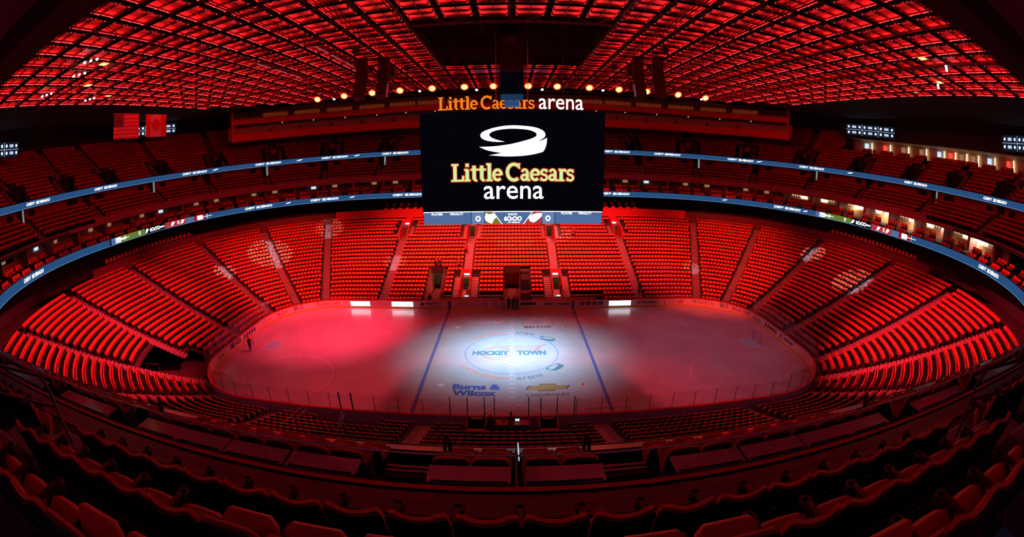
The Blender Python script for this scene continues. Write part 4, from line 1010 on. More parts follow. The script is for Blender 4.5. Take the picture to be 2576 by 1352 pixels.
# status strip content
pz = (ZB+ZM)/2-.03; sh = ZM-ZB
def sx_(px): return X0+(px-15)/(1805-15)*(X1-X0)
sq('score_block', sx_(500), sx_(630), ZB, ZM-.06, 'screen_steel2', -.02); sq('score_block', sx_(1200), sx_(1325), ZB, ZM-.06, 'screen_steel2', -.02)
for px in (498, 630, 1198, 1325): sq('score_divider', sx_(px)-.04, sx_(px)+.04, ZB, ZM-.06, 'screen_blue', -.025)
mb = MB(); mb.add([SBP(sx_(632), ZB, -.022), SBP(sx_(800), ZB, -.022), SBP(sx_(712), ZM-.06, -.022), SBP(sx_(632), ZM-.06, -.022)], [(0, 1, 2, 3)], 'screen_gold'); mb.build('team_panel', sb)
mb = MB(); mb.add([SBP(sx_(1018), ZB, -.022), SBP(sx_(1196), ZB, -.022), SBP(sx_(1196), ZM-.06, -.022), SBP(sx_(1105), ZM-.06, -.022)], [(0, 1, 2, 3)], 'screen_crimson'); mb.build('team_panel', sb)
for a, b in ((712, 802), (1105, 1015)):
    mb = MB(); mb.add([SBP(sx_(b)-.04, ZB, -.03), SBP(sx_(b)+.04, ZB, -.03), SBP(sx_(a)+.04, ZM-.06, -.03), SBP(sx_(a)-.04, ZM-.06, -.03)], [(0, 1, 2, 3)], 'screen_white'); mb.build('slanted_divider', sb)
mb = MB(); mb.flat([(-.45, -.2), (-.2, -.38), (.1, -.5), (.3, -.1), (.48, .05), (.4, .3), (.1, .38), (-.1, .3), (-.4, .42), (-.5, .1)], SBP(sx_(690), pz, -.035), EXs, EYs, 'screen_white'); mb.build('team_emblem', sb)
mb = MB(); mb.flat([(-.45, -.3), (-.1, -.42), (.2, -.2), (.55, .1), (.6, .42), (.1, .4), (-.3, .25), (-.55, .05)], SBP(sx_(1130), pz, -.035), EXs, EYs, 'screen_white'); mb.build('team_emblem', sb)
def stext(t_, px, py, w_, h_, off=.03, m='screen_white'): text('lettering', t_, m, frame(SBP(sx_(px), ZM-(py-1190)/(1325-1190)*sh, -.04), EXs, EYs), sb, fit=(w_*kx, h_*kx), off=off)
stext('PLAYER', 155, 1218, 115, 22); stext('PENALTY', 353, 1218, 132, 22); stext('PLAYER', 1447, 1213, 112, 22); stext('PENALTY', 1632, 1213, 132, 22)
stext('O', 565, 1268, 52, 60, .05); stext('O', 1258, 1266, 52, 60, .05); stext('6O:OO', 910, 1268, 178, 50, .05); stext('SHOTS', 907, 1226, 88, 20); stext('1ST PERIOD', 920, 1308, 120, 14)
# hoist column with faint blue lower panels
hc = thing('hoist_housing', 'tall black hoist column hanging from roof opening down to the scoreboard', 'hoist')
mb = MB(); mb.box((.1, -3.3, 28.0), (1.9, 1.2, 4.2), 'black'); mb.build('column', hc)
mb = MB(); mb.box((.1, -3.7, 25.0), (1.85, .3, 2.0), 'screen_black'); mb.build('upper_panel', hc)
mb = MB(); mb.box((.1, -3.9, 23.75), (1.8, .1, .5), 'panel_blue'); mb.box((.1, -3.95, 23.2), (1.2, .1, .55), 'panel_blue2'); mb.build('lower_panel', hc)
for x in (-1.2, 1.4):
    mb = MB(); mb.bar((x, -3.3, 22.7), (x, -3.3, 35), .025, 'steel'); mb.build('hoist_cable', hc)
mb = MB()
for z in (26.0, 26.15): mb.bar((-3.0, -3.6, z), (3.2, -3.6, z), .02, 'bar_blue')
mb.build('bumper_bar', hc)
# glowing underside lamps
WL = [((-1.6, 0, 13.0), (-2.2, 0, 0)), ((1.8, 0, 13.0), (2.4, 0, 0))]
for i, (a, b) in enumerate(WL):
    g = thing('downlight', f'round white downlight under the {"left" if i == 0 else "right"} half of the scoreboard', 'downlight', a)
    mb = MB(); mb.bar((0, 0, .02), (0, 0, .15), .3, 'black', 12); mb.build('lamp_housing', g); mb = MB(); mb.bar((0, 0, 0), (0, 0, .02), .26, 'lamp_white', 12); mb.build('lens', g)
    spot('scoreboard_light', (a[0], a[1], a[2]-.05), b, 10.5*K, 84, 1.0, (.48, .8, 1.0), .3)

# ------------------------------------------------------------------ roof: beams, LED ceiling panels
PXS = [-43.5+2.5*i-.0 for i in range(36)]
PXS = [x for x in [8.85+2.5*i for i in range(-21, 14)] if -44.5 < x < 42.5]
PYS = [-25.0+2.95*j for j in range(18)]
HZ = 29.2
def led_group():
    fr = MB(); w_, l_ = 2.0, 2.35
    for y in (-l_/2-.03, 0, l_/2+.03): fr.box((0, y, .12), (w_+.12, .06, .16), 'truss')
    for x in (-w_/2-.03, w_/2+.03): fr.box((x, 0, .12), (.05, l_+.1, .16), 'truss')
    fr.box((0, 0, .06), (.05, l_, .05), 'led_frame')
    fr.box((0, 0, .28), (w_+.12, l_+.1, .03), 'truss')
    panels = []; leds = []
    for q in (-1, 1):
        for s in (-1, 1):
            p = MB(); cx0, cy0 = s*w_/4, q*l_/4
            p.add([(cx0-w_/4+.02, cy0-l_/4+.03, .20), (cx0+w_/4-.02, cy0-l_/4+.03, .20), (cx0+w_/4-.02, cy0+l_/4-.03, .20), (cx0-w_/4+.02, cy0+l_/4-.03, .20)], [(0, 1, 2, 3)], 'diffuser'); panels.append(p)
            e = MB(); xo = s*(w_/2-.01); xi = s*(w_/2-.08); yy = l_/4-.06      # LED strip in a dark trough, shining onto its panel
            e.add([(xo, cy0-yy, .07), (xo, cy0+yy, .07), (xi, cy0+yy, .0), (xi, cy0-yy, .0)], [(0, 1, 2, 3)], 'led_red')
            e.add([(xo, cy0-yy, .06), (xo, cy0+yy, .06), (xi-.01*s, cy0+yy, -.01), (xi-.01*s, cy0-yy, -.01)], [(0, 1, 2, 3)], 'truss')
            e.box((xi, cy0+.3, -.02), (.05, .07, .03), 'led_dot'); leds.append(e)
    return fr, panels, leds
fr, pans, leds = led_group()
mfr = fr.mesh('panel_frame'); mpan = [p.mesh('diffuser') for p in pans]; mled = [l.mesh('led_lamp') for l in leds]
cells = []
for x in PXS:
    for y in PYS:
        if abs(x-.1) < 7.6 and abs(y) < 9.3: continue
        if y > 14 and abs(x) > 44-(y-14)*.9: continue
        cells.append((x, y))
cells.sort(key=lambda c: (c[0]-CAM.x)**2+(c[1]-CAM.y)**2)
def inview(c): u, v = pix((c[0], c[1], HZ)); return -20 < u < 2596 and -25 < v < 1352
vis = [c for c in cells if inview(c)]; inv = [c for c in cells if not inview(c)]
ind, rst = vis[:300], vis[300:]+inv
first = None
for (x, y) in ind:
    i = PXS.index(x); j = PYS.index(y)+1
    n0 = sorted(PXS, key=abs); side = 'left' if x < 0 else 'right'; kx_ = int(abs(x)/2.5)+1
    lab = f'red LED ceiling panel, {ordn(kx_)} {side} of the centre, {ordn(j)} row from the near roof edge'
    if first is None:
        first = thing('ceiling_light_panel', lab, 'ceiling panel', (x, y, HZ), group='red glowing ceiling light panels'); f_ = link('panel_frame', mfr, first)
        for mp, ml in zip(mpan, mled): d_ = link('diffuser', mp, first); link('led_lamp', ml, d_)
    else: dup(first, (x, y, HZ), 0, lab)
allm = MB()
for p in [fr]+pans+leds:
    allm.add([tuple(v) for v in p.v], [], 'truss'); base = len(allm.v)-len(p.v)
    for f, m_ in zip(p.f, p.m): allm.f.append([base+i for i in f]); allm.m.append(allm.mi(p.mats[m_]))
big = MB(); big.mats = list(allm.mats)
for (x, y) in rst:
    n = len(big.v); big.v += [(a+x, b+y, c+HZ) for a, b, c in allm.v]; big.f += [[n+i for i in f] for f in allm.f]; big.m += allm.m
big.build('ceiling_light_panels', label='further rows of red glowing ceiling panels toward far roof edge', cat='ceiling panels', kind='stuff', group='red glowing ceiling light panels')
print('panels', len(ind), len(rst))
# beams under / between the panels
def truss(name, a, b, h_=.9, w_=.35, lab=None, m='truss', seg=2.5):
    a, b = Vector(a), Vector(b); L_ = (b-a).length; u = (b-a).normalized(); n_ = Vector((0, 0, 1)).cross(u).normalized()*w_/2; mb = MB()
    for s in (-1, 1):
        for z in (0, h_): mb.bar(a+n_*s+Vector((0, 0, z)), b+n_*s+Vector((0, 0, z)), .05, m, 4)
        k = int(L_/seg)
        for i in range(k):
            p = a+u*(L_*i/k); q = a+u*(L_*(i+1)/k); z0, z1 = (0, h_) if i % 2 == 0 else (h_, 0)
            mb.bar(p+n_*s+Vector((0, 0, z0)), q+n_*s+Vector((0, 0, z1)), .03, m, 4, False)
    return mb.build(name, kind='structure')
for x in (-38.7, -31.2, -23.7, -16.2, -11.2, -7.45, 7.6, 11.3, 16.3, 23.8, 31.3, 38.8):
    truss('ceiling_truss', (x, -27, HZ-.35), (x, 27, HZ-.35), .8, .3)
for y in (-26.6, -17.6, -9.0, 8.8, 17.7, 26.8):
    truss('ceiling_truss', (-45, y, HZ-.45), (44, y, HZ-.45), 1.0, .35)
# steelwork seen up in the roof opening
mb = MB()
for x in (-6, -3, 0, 3, 6): mb.bar((x, -9, 33.5), (x, 9, 33.5), .07, 'parapet', 5)
for y in (-6, -1, 4, 8.6): mb.bar((-7.4, y, 33.0), (7.5, y, 33.0), .06, 'parapet', 5)
for x in (-5.5, 5.2): mb.bar((x, 4, 24.5), (x, 4, 36), .03, 'parapet', 5)
mb.build('ceiling_steel', kind='structure')
# dark mass outside the panel field
mb = MB()
for a, b, c, d_ in ((-60, -46, -40, 40), (44, 60, -40, 40)): mb.box(((a+b)/2, 0, HZ+.8), (b-a, 80, .2), 'ceiling_dark')
mb.box((0, -32.5, HZ+1.5), (92, 11, .2), 'ceiling_dark'); mb.build('ceiling', kind='structure')

# ------------------------------------------------------------------ lamps on the trusses
def par_lamp(loc, target, lens, label, r=.34, name='stage_lamp', group=None):
    d_ = (Vector(target)-Vector(loc)).normalized(); q = d_.to_track_quat('-Z', 'Y')
    g = thing(name, label, 'stage lamp', loc, group=group); g.rotation_euler = q.to_euler()
    mb = MB(); n = 14; rings = [[(rr_*math.cos(2*PI*i/n), rr_*math.sin(2*PI*i/n), z) for i in range(n)] for rr_, z in ((r*1.02, -.02), (r*1.08, .05), (r*.9, .3), (r*.5, .5), (.02, .52))]
    mb.grid(rings, 'black', closed=True); mb.build('lamp_housing', g)
    mb = MB(); mb.add([(r*math.cos(2*PI*i/n), r*math.sin(2*PI*i/n), 0) for i in range(n)], [tuple(range(n))[::-1]], lens); mb.build('lens', g)
    if lens == 'lamp_hot':
        mb = MB(); mb.grid([[(q_*math.cos(2*PI*i/n), q_*math.sin(2*PI*i/n), .005) for i in range(n)] for q_ in (r, r*1.35)], 'lamp_rim', closed=True); mb.build('glowing_rim', g)
    mb = MB(); mb.tube([(-r*1.15, 0, .15), (-r*1.15, .0, .6), (r*1.15, 0, .6), (r*1.15, 0, .15)], .02, 'truss'); mb.build('yoke', g)
    return g
truss('ceiling_truss', (-24, 8.2, 27.4), (24, 8.2, 27.4), .6, .5, seg=1)
for i, x in enumerate(LAMPX):
    s = 'left' if x < 0 else 'right'; k = (7-i) if x < 0 else (i-6)
    par_lamp((x, 7.9, 26.55), (x*.9, -14, 8), 'lamp_hot', f'glowing orange stage lamp, {ordn(k)} {s} of the hoist column', .33, group='orange stage lamps in a row over the scoreboard')
for x in (-19.9, -13.8, -9.8, -3.6, 3.4, 10.0, 16.4, 21.8):
    s = 'left' if x < 0 else 'right'
    par_lamp((x, 8.0, 26.35 if abs(x) > 5 else 26.2), (x, -14, 4), 'lamp_white', f'small white spot lamp between orange lamps, {abs(x):.0f} metres {s} of centre', .15, 'spot_lamp', group='small white spot lamps on the lamp truss')
for i, (a, b, kw_, ang, col) in enumerate(WASH):
    spot('wash_light', a, b, kw_*K, ang, 1.0, col, .35)
    par_lamp((a[0], a[1], a[2]+.12), b, 'lamp_hot' if False else 'black', f'dark-backed wash lamp under the roof panels at {abs(a[0])} metres {"left" if a[0] < 0 else "right"}, {"near" if a[1] < 0 else "far"} truss, unit {ORD[i+1]}', .3, 'wash_lamp', group='dark wash lamps hanging under the roof')
for x, y, s in ((-32, -20, 'left'), (-28.5, -21.2, 'left'), (-38.4, -20, 'left'), (31.4, -21, 'right'), (36.5, -16.5, 'right'), (-40, -13, 'left')):
    g = thing('lamp_cluster', loc=(x, y, HZ-.6), label=f'cluster of small white lamps at {s} roof edge, {abs(x):.0f} metres out', cat='lamp cluster', group='small white lamp clusters at the roof edges')
    for j in range(3):
        mb = MB(); mb.box((j*.5-.5, .3*j, .05), (.18, .14, .14), 'lamp_white'); mb.build('small_lamp', g)
    mb = MB(); mb.bar((-.6, 0, .16), (.6, .6, .16), .03, 'truss'); mb.build('mounting_bar', g)
for x, y, s in ((-30.5, -18.2, 'left'), (-36.8, -15.5, 'left'), (-40.3, -9.8, 'left'), (29.6, -19.2, 'right'), (36.6, -16.3, 'right'), (39.6, -10.5, 'right')):
    g = thing('orange_floodlight', loc=(x, y, HZ-.12), label=f'hot orange floodlight among the roof panels, {s} side, {abs(x):.0f} metres out', cat='floodlight', group='orange floodlights among the roof panels')
    for j in range(4):
        mb = MB(); mb.box((j*.16, .1*(j % 2), 0), (.10, .62, .05), 'lamp_hot'); mb.build('light_bar', g)
    mb = MB(); mb.box((.24, .05, .05), (.72, .78, .04), 'lamp_rim'); mb.build('housing', g)
# line-array loudspeakers
for x, y, s in ((-14.2, 1.0, 'outer left'), (-12.1, 1.5, 'inner left'), (12.2, 1.5, 'inner right'), (14.1, 1.0, 'outer right')):
    g = thing('loudspeaker_array', f'long black hanging loudspeaker array, {s} of the scoreboard', 'loudspeaker', (x, y, 29.0)); n = 12
    for i in range(n):
        a = .02*i+(.045*max(0, i-7)**1.2); z = -.33*i-.2; yy = -.012*i*i*.6
        mb = MB(); mb.prism([(-.55, -.15), (.55, -.15), (.5, .15), (-.5, .15)], (0, yy, z), (1, 0, 0), (0, math.sin(a), math.cos(a)), Vector((0, math.cos(a), -math.sin(a)))*.6, 'black'); mb.build('speaker_box', g)
    mb = MB(); mb.box((0, .2, .05), (1.2, .9, .12), 'truss'); mb.bar((0, .2, .1), (0, .2, 5), .03, 'steel'); mb.build('rigging_frame', g)
for x, y, z, s in ((-12.2, 3.0, 28.9, 'left'), (12.3, 3.0, 28.9, 'right')):
    mb = MB(); mb.prism([(-.8, -.6), (.8, -.6), (.65, .6), (-.65, .6)], (0, 0, 0), (1, 0, 0), (0, 0, 1), (0, 1.2, 0), 'black'); mb.box((0, .6, .7), (.6, .6, .2), 'truss')
    mb.build('subwoofer', loc=(x, y, z-.9), label=f'black boxy subwoofer hanging above the {s} loudspeaker arrays', cat='loudspeaker')
# long pale-edged trusses hanging in the panel field
for x0, x1, y0, y1, s in ((-20.9, -21.0, -8.0, 2.0, 'left'), (-14.5, -14.6, -9.5, .5, 'inner left'), (18, 18.1, -4, 6, 'right')):
    g = thing('hanging_truss', f'long dark lighting truss hanging at the {s} side of the roof', 'truss', (x0, y0, 28.2)); v = Vector((x1-x0, y1-y0, 0)); mb = MB()
    for o_ in ((0, 0, 0), (.4, .3, 0), (0, 0, .6), (.4, .3, .6)): mb.bar(Vector(o_), v+Vector(o_), .06, 'truss', 5)
    for i in range(9): mb.bar(v*(i/9), v*((i+1)/9)+Vector((0, 0, .6 if i % 2 else .6)), .03, 'truss', 4)
    mb.build('truss_frame', g)
    for i in range(3):
        mb = MB(); a = v*(i/3+.04)+Vector((0, 0, -.12)); b = v*(i/3+.28)+Vector((0, 0, -.12)); mb.bar(a, b, .05, 'tube_pink' if s != 'right' else 'truss', 5); mb.build('light_tube', g)
# ------------------------------------------------------------------ suites: seats, tables, rooms
def lounge_parts():
    ms = {}
    def rr(w_, h_, c): return [(-w_, 0), (w_, 0), (w_*1.02, h_*.6), (w_-.01, h_-c), (w_-c, h_-.01), (0, h_+.012), (-w_+c, h_-.01), (-w_+.01, h_-c), (-w_*1.02, h_*.6)]
    mb = MB(); mb.prism(rr(.30, .56, .07), (0, -.02, .36), (1, 0, 0), (0, .14, 1), (0, .05, 0), 'seat_dark'); ms['back_shell'] = mb.mesh('back_shell')
    mb = MB(); mb.prism(rr(.30, .585, .07), (0, -.09, .36), (1, 0, 0), (0, .14, 1), (0, .075, 0), 'seat_red'); ms['backrest'] = mb.mesh('backrest')
    mb = MB(); mb.prism([(-.27, 0), (.27, 0), (.27, .42), (.22, .48), (-.22, .48), (-.27, .42)], (0, -.12, .38), (1, 0, 0), (0, -.80, .55), (0, -.06, -.09), 'seat_red'); ms['seat'] = mb.mesh('seat')
    mb = MB(); mb.box((-.31, -.18, .3), (.05, .34, .6), 'arm_black'); mb.box((-.31, -.24, .62), (.07, .4, .04), 'arm_black'); ms['armrest'] = mb.mesh('armrest')
    return ms
LP = lounge_parts(); lproto = None
def lounge(t, d, z, lab, grp):
    global lproto
    p = P(t, d, z); n_ = N(t); rz = math.atan2(n_.y, n_.x)-PI/2
    if lproto is None:
        lproto = thing('lounge_seat', lab, 'seat', p, rz, grp)
        for k_, me_ in LP.items(): link(k_, me_, lproto)
        return lproto
    return dup(lproto, p, rz, lab, grp)
NT = tnear(0)
def near_groups():
    g = []   # (x0, x1) of the table blocks on the near straight, from the photograph's spacing
    for s in (-1, 1):
        for a, b in ((.08, 1.36), (2.5, 3.78), (3.84, 5.12), (5.18, 6.4), (6.4, 7.66), (8.92, 10.2), (10.24, 11.5), (12.8, 14.1), (14.15, 15.4), (15.45, 16.7), (18, 19.3), (19.35, 20.6)):
            g.append((s*a, s*b))
    return g
nb = 0
for (a, b) in near_groups():
    c = (a+b)/2; s = 'left' if c < 0 else 'right'; nb = int(abs(c)/1.28)+1
    g = thing('counter_table', f'long pale counter table behind suite seats, {ordn(nb)} {s} of the glass divider', 'table', (c, -B-22.02, 14.35), group='pale counter tables of the near suites'); w_ = abs(b-a)
    mb = MB(); mb.box((0, 0, -.02), (w_, .42, .04), 'table'); mb.build('tabletop', g)
    mb = MB(); mb.box((0, -.18, -.5), (w_*.9, .05, 1.0), 'black'); mb.build('support_panel', g)
    for j in (-.32, .32):
        x = c+j; tt = tnear(x); row = 'left' if j < 0 else 'right'
        lounge(tt, 21.62, 13.35+.1, f'wide black-backed suite seat against the {ordn(nb)} counter table {s} of the divider, {row} half', 'suite seats before the counter tables')
        lounge(tt, 20.72, 12.75+.1, f'wide black-backed suite seat in front row before {ordn(nb)} table {s} of the divider, {row} half', 'front row suite seats above the rink')
# railing, divider, posts
gd = thing('glass_divider', 'thin upright glass divider with bright edge between the two centre suites', 'divider', (.06, 0, 0))
mb = MB(); mb.add([(0, -B-19.95, 12.8), (0, -B-21.4, 13.3), (0, -B-21.4, 14.03), (0, -B-19.95, 13.42)], [(0, 1, 2, 3)], 'glass_rail'); mb.build('pane', gd); mb = MB(); mb.bar((0, -B-19.95, 13.43), (0, -B-21.1, 13.9), .012, 'edge_glint'); mb.build('bright_edge', gd)  # bright glint along the glass edge put in as emission
mb = MB(); mb.box((-.06, -B-22.4, 14.1), (.03, 1.2, 1.2), 'parapet'); mb.box((.06, -B-22.4, 14.1), (.03, 1.2, 1.2), 'parapet'); mb.build('lower_frame', gd)
gr = thing('front_ledge_rail', 'pale metal ledge along the suite front just above near rink seats', 'rail', (0, 0, 0))
mb = MB(); sweep(mb, [(19.95, 13.3), (20.15, 13.33), (20.15, 13.28)], 'ledge_metal', T[4]-12, T[5]+12); mb.build('ledge', gr)
gr = thing('balcony_glass', 'low clear glass balustrade with thin shiny top edge before the nearest seats', 'glass balustrade')
S_ = arcmap(23.62); a0, a1 = s_of(T[4]-14, S_), s_of(T[5]+14, S_); n = int((a1-a0)/1.9)
for i in range(n):
    t0, t1 = t_of(a0+(a1-a0)*i/n+.01, S_), t_of(a0+(a1-a0)*(i+1)/n-.01, S_); mb = MB(); p0, p1 = P(t0, 23.62), P(t1, 23.62)
    m_ = (p0+p1)/2; mb.box((m_.x, m_.y, 15.76), ((p1-p0).length, .016, .5), 'glass_rail', math.atan2((p1-p0).y, (p1-p0).x)); mb.build('glass_pane', gr)
mb = MB(); sweep(mb, [(23.61, 16.01), (23.63, 16.01), (23.63, 16.022), (23.61, 16.022)], 'glass_edge', T[4]-14, T[5]+14); mb.build('top_edge', gr)
# steps with white nosings and loop post in the suite aisles
for x, s in ((-1.93, 'left'), (1.98, 'right'), (-8.3, 'outer left'), (8.3, 'outer right')):
    mb = MB(); mb.box((x, -B-21.0, 13.05), (1.05, .5, .6), 'carpet')
    mb.box((x, -B-20.73, 13.36), (1.05, .06, .02), 'nosing'); mb.box((x, -B-20.88, 13.37), (1.05, .05, .02), 'nosing'); mb.box((x-.42, -B-20.4, 12.8), (.06, .6, .02), 'nosing'); mb.build('stairs', kind='structure')
    xx = x+(.7 if x < 0 else -.7) if abs(x) < 3 else x
    mb = MB(); mb.tube([(xx-.04, -B-20.95, 13.0), (xx-.04, -B-20.75, 14.1), (xx, -B-20.72, 14.18), (xx+.05, -B-20.75, 14.1), (xx+.06, -B-20.95, 13.0)], .035, 'curb')
    mb.build('loop_handrail', label=f'tall dark loop handrail post at the {s} suite steps', cat='handrail')
# far and side suites: blocks of four seats in two rows (small in view)
sm = MB(); 
lm = MB()
for f_, v_, m_ in ((tf, TPL.v, tm),): pass
me_l = None
def far_lounge_mesh():
    mb = MB(); mb.prism([(-.28, 0), (.28, 0), (.28, .45), (.23, .5), (-.23, .5), (-.28, .45)], (0, -.10, .4), (1, 0, 0), (0, .15, 1), (0, .06, 0), 'seat_red'); mb.prism([(-.27, 0), (.27, 0), (.27, .3), (-.27, .3)], (0, -.14, .4), (1, 0, 0), (0, -.85, .45), (0, -.03, -.06), 'seat_red')
    mb.box((0, -.15, .2), (.3, .3, .4), 'seat_dark'); mb.box((.3, -.18, .32), (.04, .36, .62), 'seat_dark'); return mb
FL = far_lounge_mesh(); flm = FL.mesh('lounge_seat')
S_ = arcmap(21); Ltot = S_[-1]; nblk = int(Ltot/5.6); cnt = 0; extra = []
for i in range(nblk):
    s0 = Ltot*(i+.5)/nblk
    for row, (d, z) in enumerate(((20.8, 12.78), (21.75, 13.4), (22.9, 13.4))[:2]):
        for j in range(7):
            if j == 3 or (row == 1 and j in (0,)): continue
            t = t_of((s0+(j-3)*.66) % Ltot, S_); p = P(t, d, z)
            if p.y < -30: continue
            u, v = pix(p)
            extra.append(((p-CAM).length if (-10 < u < 2586 and 0 < v < 1352) else 1e6, t, d, z, i, row, j))
extra.sort(key=lambda e: e[0])
for e in extra[:230]:
    _, t, d, z, i, row, j = e; n_ = N(t); q = P(t, d, z)
    side = 'far' if q.y > 25 and abs(q.x) < 24 else ('left' if q.x < 0 else 'right')
    link('lounge_seat', flm, None, f'small red suite seat above lower ribbon, {side} stretch, bay {i+1}, {"front" if row == 0 else "back"} row, place {j+1}', 'seat', 'red suite seats around the bowl', None, q, math.atan2(n_.y, n_.x)-PI/2)
big = MB(); big.mats = list(FL.mats)
for e in extra[230:]:
    _, t, d, z, i, row, j = e; n_ = N(t); exv = Vector((n_.y, -n_.x, 0)); p = P(t, d, z); n = len(big.v)
    big.v += [tuple(p+exv*v[0]+n_*v[1]+Vector((0, 0, v[2]))) for v in FL.v]; big.f += [[n+k_ for k_ in f] for f in FL.f]; big.m += FL.m
big.build('lounge_seats', label='remaining red suite seats in blocks above the lower ribbon', cat='seats', kind='stuff', group='red suite seats around the bowl')
# club tables/stools under the suite deck at the far side : low row of red chairs
for i in range(34):
    x = -21.5+i*1.3
    if -8.5 < x < 9: continue
    for row, (d, z) in enumerate(((21.6, 9.6), (22.8, 10.3))):
        q = P(tx(x), d, z); link('club_chair', flm, None, f'red club chair below the lower ribbon, {"front" if row == 0 else "back"} row, {abs(x):.1f} metres {"left" if x < 0 else "right"}', 'chair', 'red club chairs under the far suite deck', None, q, 0)
ring('floor', [(20.6, 9.6), (22.0, 9.6), (22.0, 10.3), (24, 10.3)], 'concrete', 0, 22); ring('floor', [(20.6, 9.6), (22.0, 9.6), (22.0, 10.3), (24, 10.3)], 'concrete', TT-22, TT)
# suite partitions, soffit lamps and lit rooms behind
S_ = arcmap(25)
nb_ = int(S_[-1]/5.6)
for i in range(nb_):
    t = t_of(S_[-1]*i/nb_, S_); p = P(t, 24.9, 13.35)
    if p.y < -20: continue
    n_ = N(t); mb = MB(); mb.box((p.x, p.y, 14.25), (.5, 1.9, 1.75), 'purple', math.atan2(n_.y, n_.x)-PI/2); mb.build('wall_partition', kind='structure')
    # small things in each room: counter with lamps
    tm_ = t_of((S_[-1]*(i+.5)/nb_) % S_[-1], S_); pc = P(tm_, 25.3, 13.35); nn = N(tm_); rz = math.atan2(nn.y, nn.x)-PI/2
    right = p.x > 48 and -18 < p.y < 22
    g = thing('suite_counter', f'suite back counter with lights, bay {i+1} clockwise from far centre', 'counter', pc, rz, 'back counters in the suites')
    mb = MB(); mb.box((0, .2, .5), (3.6, .4, 1.0), 'wood'); mb.build('counter_body', g)
    mb = MB(); mb.box((-.9 if i % 2 else .8, .42, 1.35), (.9 if not right else 1.3, .04, .42), 'warm_light' if right else ('cool_light' if i % 5 == 1 else 'warm_dim')); mb.build('lit_cabinet', g)
    if right or i % 2 == 0:
        for j in range(6 if right else 3):
            mb = MB(); mb.box((-1.4+j*.5, .1, 1.85 if not right else 1.7), (.05 if not right else .08, .05, .18 if not right else .5), 'warm_light' if right else 'cool_light'); mb.build('pendant_lamp', g)
for y in (14.0, 7.5, 1.0, -5.5, -12.0):
    l = bpy.data.lights.new('suite_light', 'AREA'); l.energy = 300; l.color = (1, .68, .4); l.size = 3.5; l.size_y = .6; l.shape = 'RECTANGLE'
    o = bpy.data.objects.new('suite_light', l); COL.objects.link(o); o.location = (A+24.9, y, 15.0)
for a_, b_ in ((T[2]-16, T[3]+10), (T[6]-10, T[7]+16)): ring('floor', [(20.65, 9.6), (23.5, 9.6)], 'concrete', a_, b_)
# row of red stools below ribbon at ends
for s in (-1, 1):
    t0 = tang(s, 10); 
    for i in range(22):
        t = (T[2]-10+i*.82) if s < 0 else (T[7]+10-i*.82); q = P(t, 21.35, 9.62)
        g = link('bar_stool', None, None, f'red round-backed bar stool under the {"left" if s < 0 else "right"} status ribbon, {ordn(i+1)} from far end', 'stool', 'red bar stools under the end ribbons', None, q)
        if i == 0 and s < 0:
            mb = MB(); mb.tube([(-.2, 0, .0), (-.2, 0, .02)], .2, 'seat_red', 10); 
            mbs = MB(); n = 10
            for (r0, z0_), (r1, z1_) in zip([(.05, .7), (.2, .74), (.24, .9), (.2, 1.1), (.05, 1.16)], [(.2, .74), (.24, .9), (.2, 1.1), (.05, 1.16), (.0, 1.165)]):
                mbs.grid([[(r0*math.cos(a), r0*math.sin(a), z0_) for a in np.linspace(0, 2*PI, n)], [(r1*math.cos(a), r1*math.sin(a), z1_) for a in np.linspace(0, 2*PI, n)]], 'seat_red')
            st_m = mbs.mesh('seat'); mbp = MB(); mbp.bar((0, 0, 0), (0, 0, .72), .03, 'steel'); mbp.bar((0, 0, 0), (0, 0, .02), .2, 'steel', 10); sp_m = mbp.mesh('pedestal')
        link('seat', st_m, g); link('pedestal', sp_m, g)
    mb = MB(); ta = (T[2]-10.5) if s < 0 else T[7]-8; sweep(mb, [(20.62, 10.36), (20.62, 10.42), (21.0, 10.42), (21.0, 10.36)], 'wood', ta, ta+18.5); mb.build('bar_counter', label=f'long wooden drink counter behind the bar stools at {"left" if s < 0 else "right"} end', cat='counter')

# mid tier windows and dark bays below the upper ribbon
for i, t in enumerate(MA):
    p = P(t, 29.25, 18.4)
    if p.y < -22: continue
    n_ = N(t); rz = math.atan2(n_.y, n_.x)-PI/2; g = thing('concourse_doorway', f'{"lit" if i % 2 else "dark"} doorway to concourse at top of balcony aisle {i+1}', 'doorway', (p.x, p.y, 17.7), rz, 'doorways behind the balcony seats')
    mb = MB(); mb.box((0, 0, .95), (1.5, .2, 1.9), 'black'); mb.build('opening', g)
    if i % 2: mb = MB(); mb.box((.45, -.12, .95), (.35, .03, 1.7), 'lit_wall'); mb.build('lit_wall_panel', g)
    for sd in (-1, 1):
        mb = MB(); mb.box((sd*2.9, -.02, 1.1), (2.2, .12, .9), 'black'); mb.build('dark_window', g)
